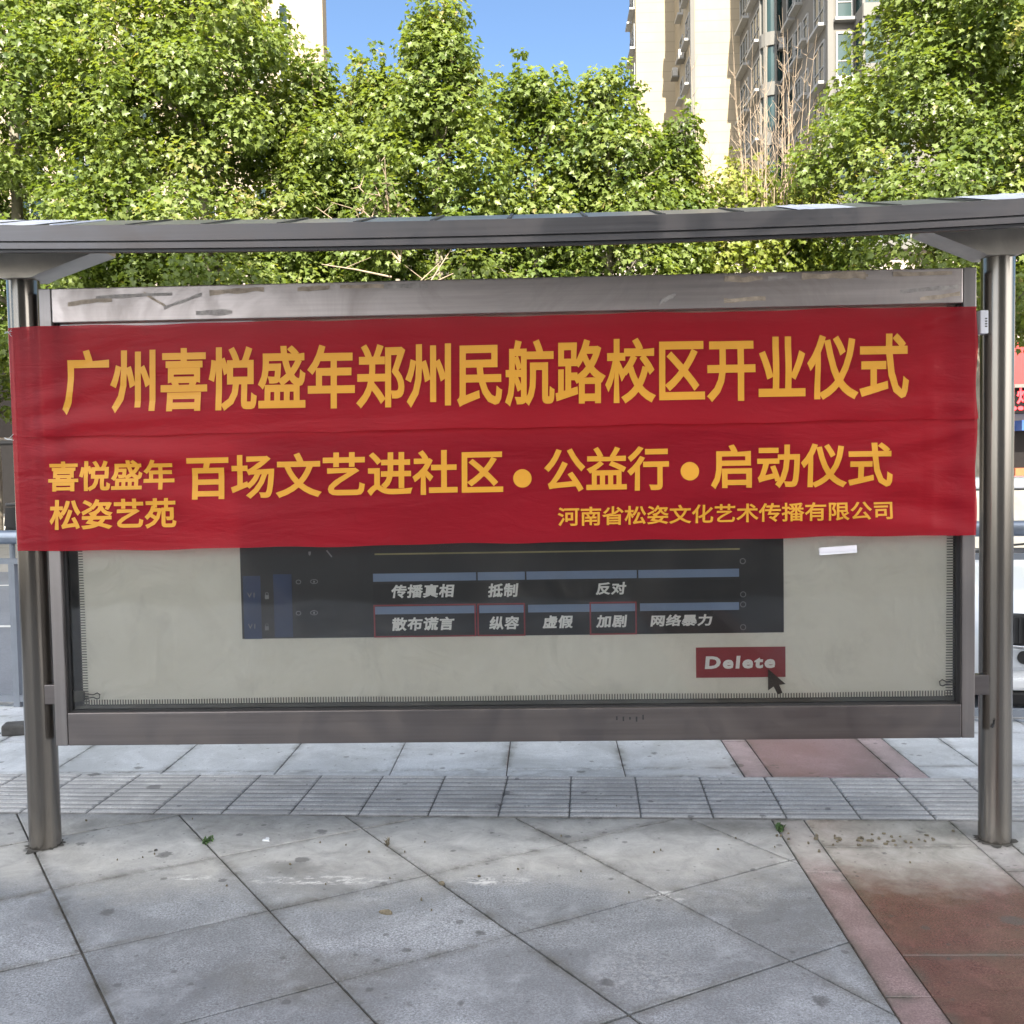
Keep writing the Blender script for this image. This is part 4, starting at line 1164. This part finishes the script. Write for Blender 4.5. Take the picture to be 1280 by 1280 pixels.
def ac(parent, face, plane, u, z):
    def bx(g, u0, u1, d0, d1, z0, z1):
        if face == 'y': g.box(u0, u1, plane-d1, plane-d0, z0, z1)
        else: g.box(plane-d1, plane-d0, u0, u1, z0, z1)
    g = MB(); bx(g, u, u+.85, .12, .50, z, z+.62); o = g.build('air_conditioner', M_ac, parent)
    g = MB()
    if face == 'y': g.tube([(u+.34, plane-.50, z+.31), (u+.34, plane-.515, z+.31)], .25, 16)
    else: g.tube([(plane-.50, u+.34, z+.31), (plane-.515, u+.34, z+.31)], .25, 16)
    g.build('fan_grille', M_dark, o)
    g = MB(); bx(g, u-.08, u+.93, .0, .55, z-.10, z-.01); g.build('shelf', M_trim, o)
HT = 72
tw = thing('apartment_tower', 'tall stepped cream apartment tower with bay windows on the right', 'apartment building', (15, 75, 0))
g = MB(); g.prism([(10.4,96),(10.4,86.2),(7.63,86.2),(7.63,81),(10.6,81),(10.6,72),(13.868,72),(13.868,96)], 2, -.1, HT); g.build('wall', M_cream, tw)
g = MB(); g.prism([(13.87,96),(13.87,64.5),(15.2,64.5),(15.2,55),(34,55),(34,96)], 2, -.1, HT); g.build('wall', M_greyw_shaded, tw)  # front blocks, their shade put into the wall colour
W_ = Win(tw)
def zs(Y, yt, yb):  # visible storeys
    return 1.55+(578-yb)/1280*Y, 1.55+(578-yt)/1280*Y
for fl in range(1, int(HT/FLOOR)-1):
    z = fl*FLOOR
    vis = lambda Y, lo=290: zs(Y, -45, lo)[0]-2.5 < z < zs(Y, -45, lo)[1]
    W_.add('x-', 7.63, 81.6, 83.6, z+.7, z+2.5, None, 1, vis(81))
    W_.add('x-', 7.63, 84.2, 85.6, z+.7, z+2.5, None, 0, vis(81))
    W_.add('x-', 10.6, 72.8, 74.6, z+.7, z+2.5, None, 1, vis(73))
    W_.add('x-', 10.6, 76.2, 77.6, z+.9, z+2.4, None, 0, vis(73))
    W_.add('x-', 13.87, 65.3, 68.0, z+.5, z+2.6, None, 2, vis(66, 200))
    W_.add('x-', 13.87, 69.0, 71.6, z+.5, z+2.6, None, 2, vis(66, 200))
    W_.add('x-', 15.2, 62.3, 63.9, z+.5, z+2.6, None, 0, vis(60, 190))
    W_.add('x-', 15.2, 60.5, 61.9, z+.6, z+2.5, None, 1, vis(60, 190))
    W_.add('x-', 15.2, 59.0, 60.0, z+1.0, z+2.4, None, 0, vis(60, 170))
    W_.add('x-', 15.2, 55.6, 57.7, z+.4, z+2.6, None, 1, vis(56, 150))
    W_.add('y', 55, 15.55, 16.45, z+.3, z+2.65, M_pane2, 0, vis(55, 140))
    if vis(73) and fl % 2 == 0: ac(tw, 'x-', 10.6, 75.0, z+.25)
    if vis(73) and fl % 3 == 1: ac(tw, 'x-', 10.6, 78.4, z+.25)
    if vis(64, 190): ac(tw, 'x-', 15.2, 63.95, z-.55) if fl % 2 else None
    if vis(55, 140) and fl % 2: ac(tw, 'y', 55, 15.6, z-.45)
W_.finish()
# corner piers, floor bands and rounded glazed bays: slab bands + curved glass
def bay(cx, cy, r, sgn, z0, z1, a0, a1):
    n = 8
    def arc(rr): return [(cx+rr*math.cos(a0+(a1-a0)*k/n), cy+rr*math.sin(a0+(a1-a0)*k/n)) for k in range(n+1)]
    o_ = MB(); o_.prism(arc(r)+[(cx, cy)], 2, z0, z1)
    go = o_.build('bay_glass', M_pane2, tw)
    b_ = MB(); z = math.ceil(z0/FLOOR)*FLOOR
    while z < z1:
        b_.prism(arc(r+.12)+[(cx, cy)], 2, z-.25, z+.55); z += FLOOR
    for k in range(0, n+1, 2):
        p = arc(r+.05)[k]; b_.box(p[0]-.06, p[0]+.06, p[1]-.06, p[1]+.06, z0, z1)
    b_.build('bay_band', M_trim, go)
bay(14.55, 65.0, .72, 1, 6, 60, math.pi, math.pi*2)
g = MB(); g.box(16.6, 19.0, 53.6, 55.0, 6, 60); go = g.build('bay_glass', M_pane2, tw)
g = MB(); z = 6
while z < 60:
    g.box(16.5, 19.1, 53.4, 55.0, z-.2, z+.45); z += FLOOR
for x in (16.55, 17.75, 18.95): g.box(x-.07, x+.07, 53.5, 53.64, 6, 60)
g.build('bay_band', M_trim, go)
g = MB(); g.box(15.12, 15.42, 54.9, 55.25, 0, HT-.5); g.box(14.98, 15.27, 64.35, 64.7, 0, HT-.5); g.box(10.5, 10.8, 71.92, 72.3, 0, HT-.5); g.build('corner_pier', M_trim, tw)
keep(tw)

tl_ = thing('apartment_tower', 'cream apartment tower showing above the trees at the upper left', 'apartment building', (-28, 78, 0))
g = MB(); g.prism([(-21,71.3),(-21,70),(-14.4,70),(-14.4,71.3),(-16.6,71.3),(-16.6,76),(-20,76),(-20,92),(-48,92),(-48,71.3)], 2, -.1, 66); g.build('wall', M_cream2, tl_)
W2 = Win(tl_)
for fl in range(1, 21):
    z = fl*FLOOR; vis = 5 < fl < 13
    W2.add('y', 70, -17.4, -16.7, z+.5, z+2.6, None, 0, vis)
    W2.add('y', 70, -19.3, -18.4, z+.5, z+2.6, None, 0, vis)
    for xx in (-23.5, -27.5, -31.5, -35.5): W2.add('y', 71.3, xx-1.1, xx+1.1, z+.5, z+2.5, None, 1, vis)
W2.finish(); keep(tl_)

# ------------------------------------------------------------------ shops across the road
SY = 34.0
sh = thing('shop_building', 'low shop row with red signs across the road behind the trees', 'shop building', (0, SY, 0))
g = MB(); g.box(-40, 40, SY, SY+9, -.1, 8.2); wl = g.build('wall', M_pinkw, sh)
g = MB(); g.box(-40.2, 40.2, SY-.35, SY+9.2, 8.2, 8.5); g.build('parapet', M_trim, sh)
for k in range(-9, 10):
    x = k*4.2
    g = MB(); g.box(x-1.1, x+1.1, SY-.05, SY+.02, 5.6, 7.2); f = g.build('window', M_frame, sh)
    g = MB(); g.box(x-1.0, x-.04, SY-.07, SY-.045, 5.7, 7.1); g.box(x+.04, x+1.0, SY-.07, SY-.045, 5.7, 7.1); g.build('pane', M_pane, f)
    g = MB(); g.box(x-1.95, x+1.95, SY-.06, SY+.02, .05, 2.6); f = g.build('shop_front', M_dark, sh)
    g = MB(); g.box(x-1.85, x-.03, SY-.08, SY-.05, .15, 2.5); g.box(x+.03, x+1.85, SY-.08, SY-.05, .15, 2.5); g.build('pane', M_shopin, f)
g = MB(); g.box(6, 40, SY-.45, SY-.02, 3.80, 5.15); g.build('red_fascia', M_redsign, sh)
g = MB(); g.box(-40, 5.8, SY-.40, SY-.02, 2.7, 5.15); g.build('tree_shade_panel', M_sign_shade, sh)  # added dark panel: tree shade on the left shops put into colour
g = MB(); g.box(6, 40, SY-.55, SY-.02, 3.68, 3.79); g.build('fascia_ledge', M_trim, sh)
g = MB(); g.box(11.5, 22, SY-.40, SY-.02, 2.86, 3.67); sg = g.build('led_sign', M_sign_shade, sh)
g = MB(); g.box(15.2, 22, SY-.9, SY-.05, 2.3, 2.62); g.build('blue_awning', M_bluesign, sh)
g = MB(); g.box(12.5, 13.9, SY-.9, SY-.1, .0, 1.0); g.box(15.0, 17.2, SY-.9, SY-.1, .75, 1.1); g.build('orange_counter', M_orange, sh)
LY = SY-.43
o = lettering('灿', [(1271,505),(1292,504.5),(1292,484.5),(1271,485)], LY, M_ledred, sg, .02)
o = lettering('●●●', [(1264,513),(1288,512.5),(1288,507.5),(1264,508)], LY, M_ledred, sg, .0)
o = lettering('●●●', [(1216,514),(1236,513.5),(1236,508.5),(1216,509)], LY, M_ledred, sg, .0)
bpy.context.view_layer.update()
keep(sh)

# ------------------------------------------------------------------ apartment slab behind the photographer, whose shade lies over the plaza
bk = thing('apartment_block', 'long beige apartment block behind the viewer that shades the plaza', 'apartment building', (6.5, -38, 0))
BH = 44.5
g = MB(); g.box(-11, 24, -46, -31, -.1, BH); g.build('wall', M_slabw, bk)
up = MB()
for fl in range(0, 14):
    for k in range(10): up.box(-9.5+k*3.3, -7.7+k*3.3, -31.0, -30.94, fl*3+1.0, fl*3+2.6)
tag(up.build('window', M_pane, bk), kind='stuff')
keep(bk)
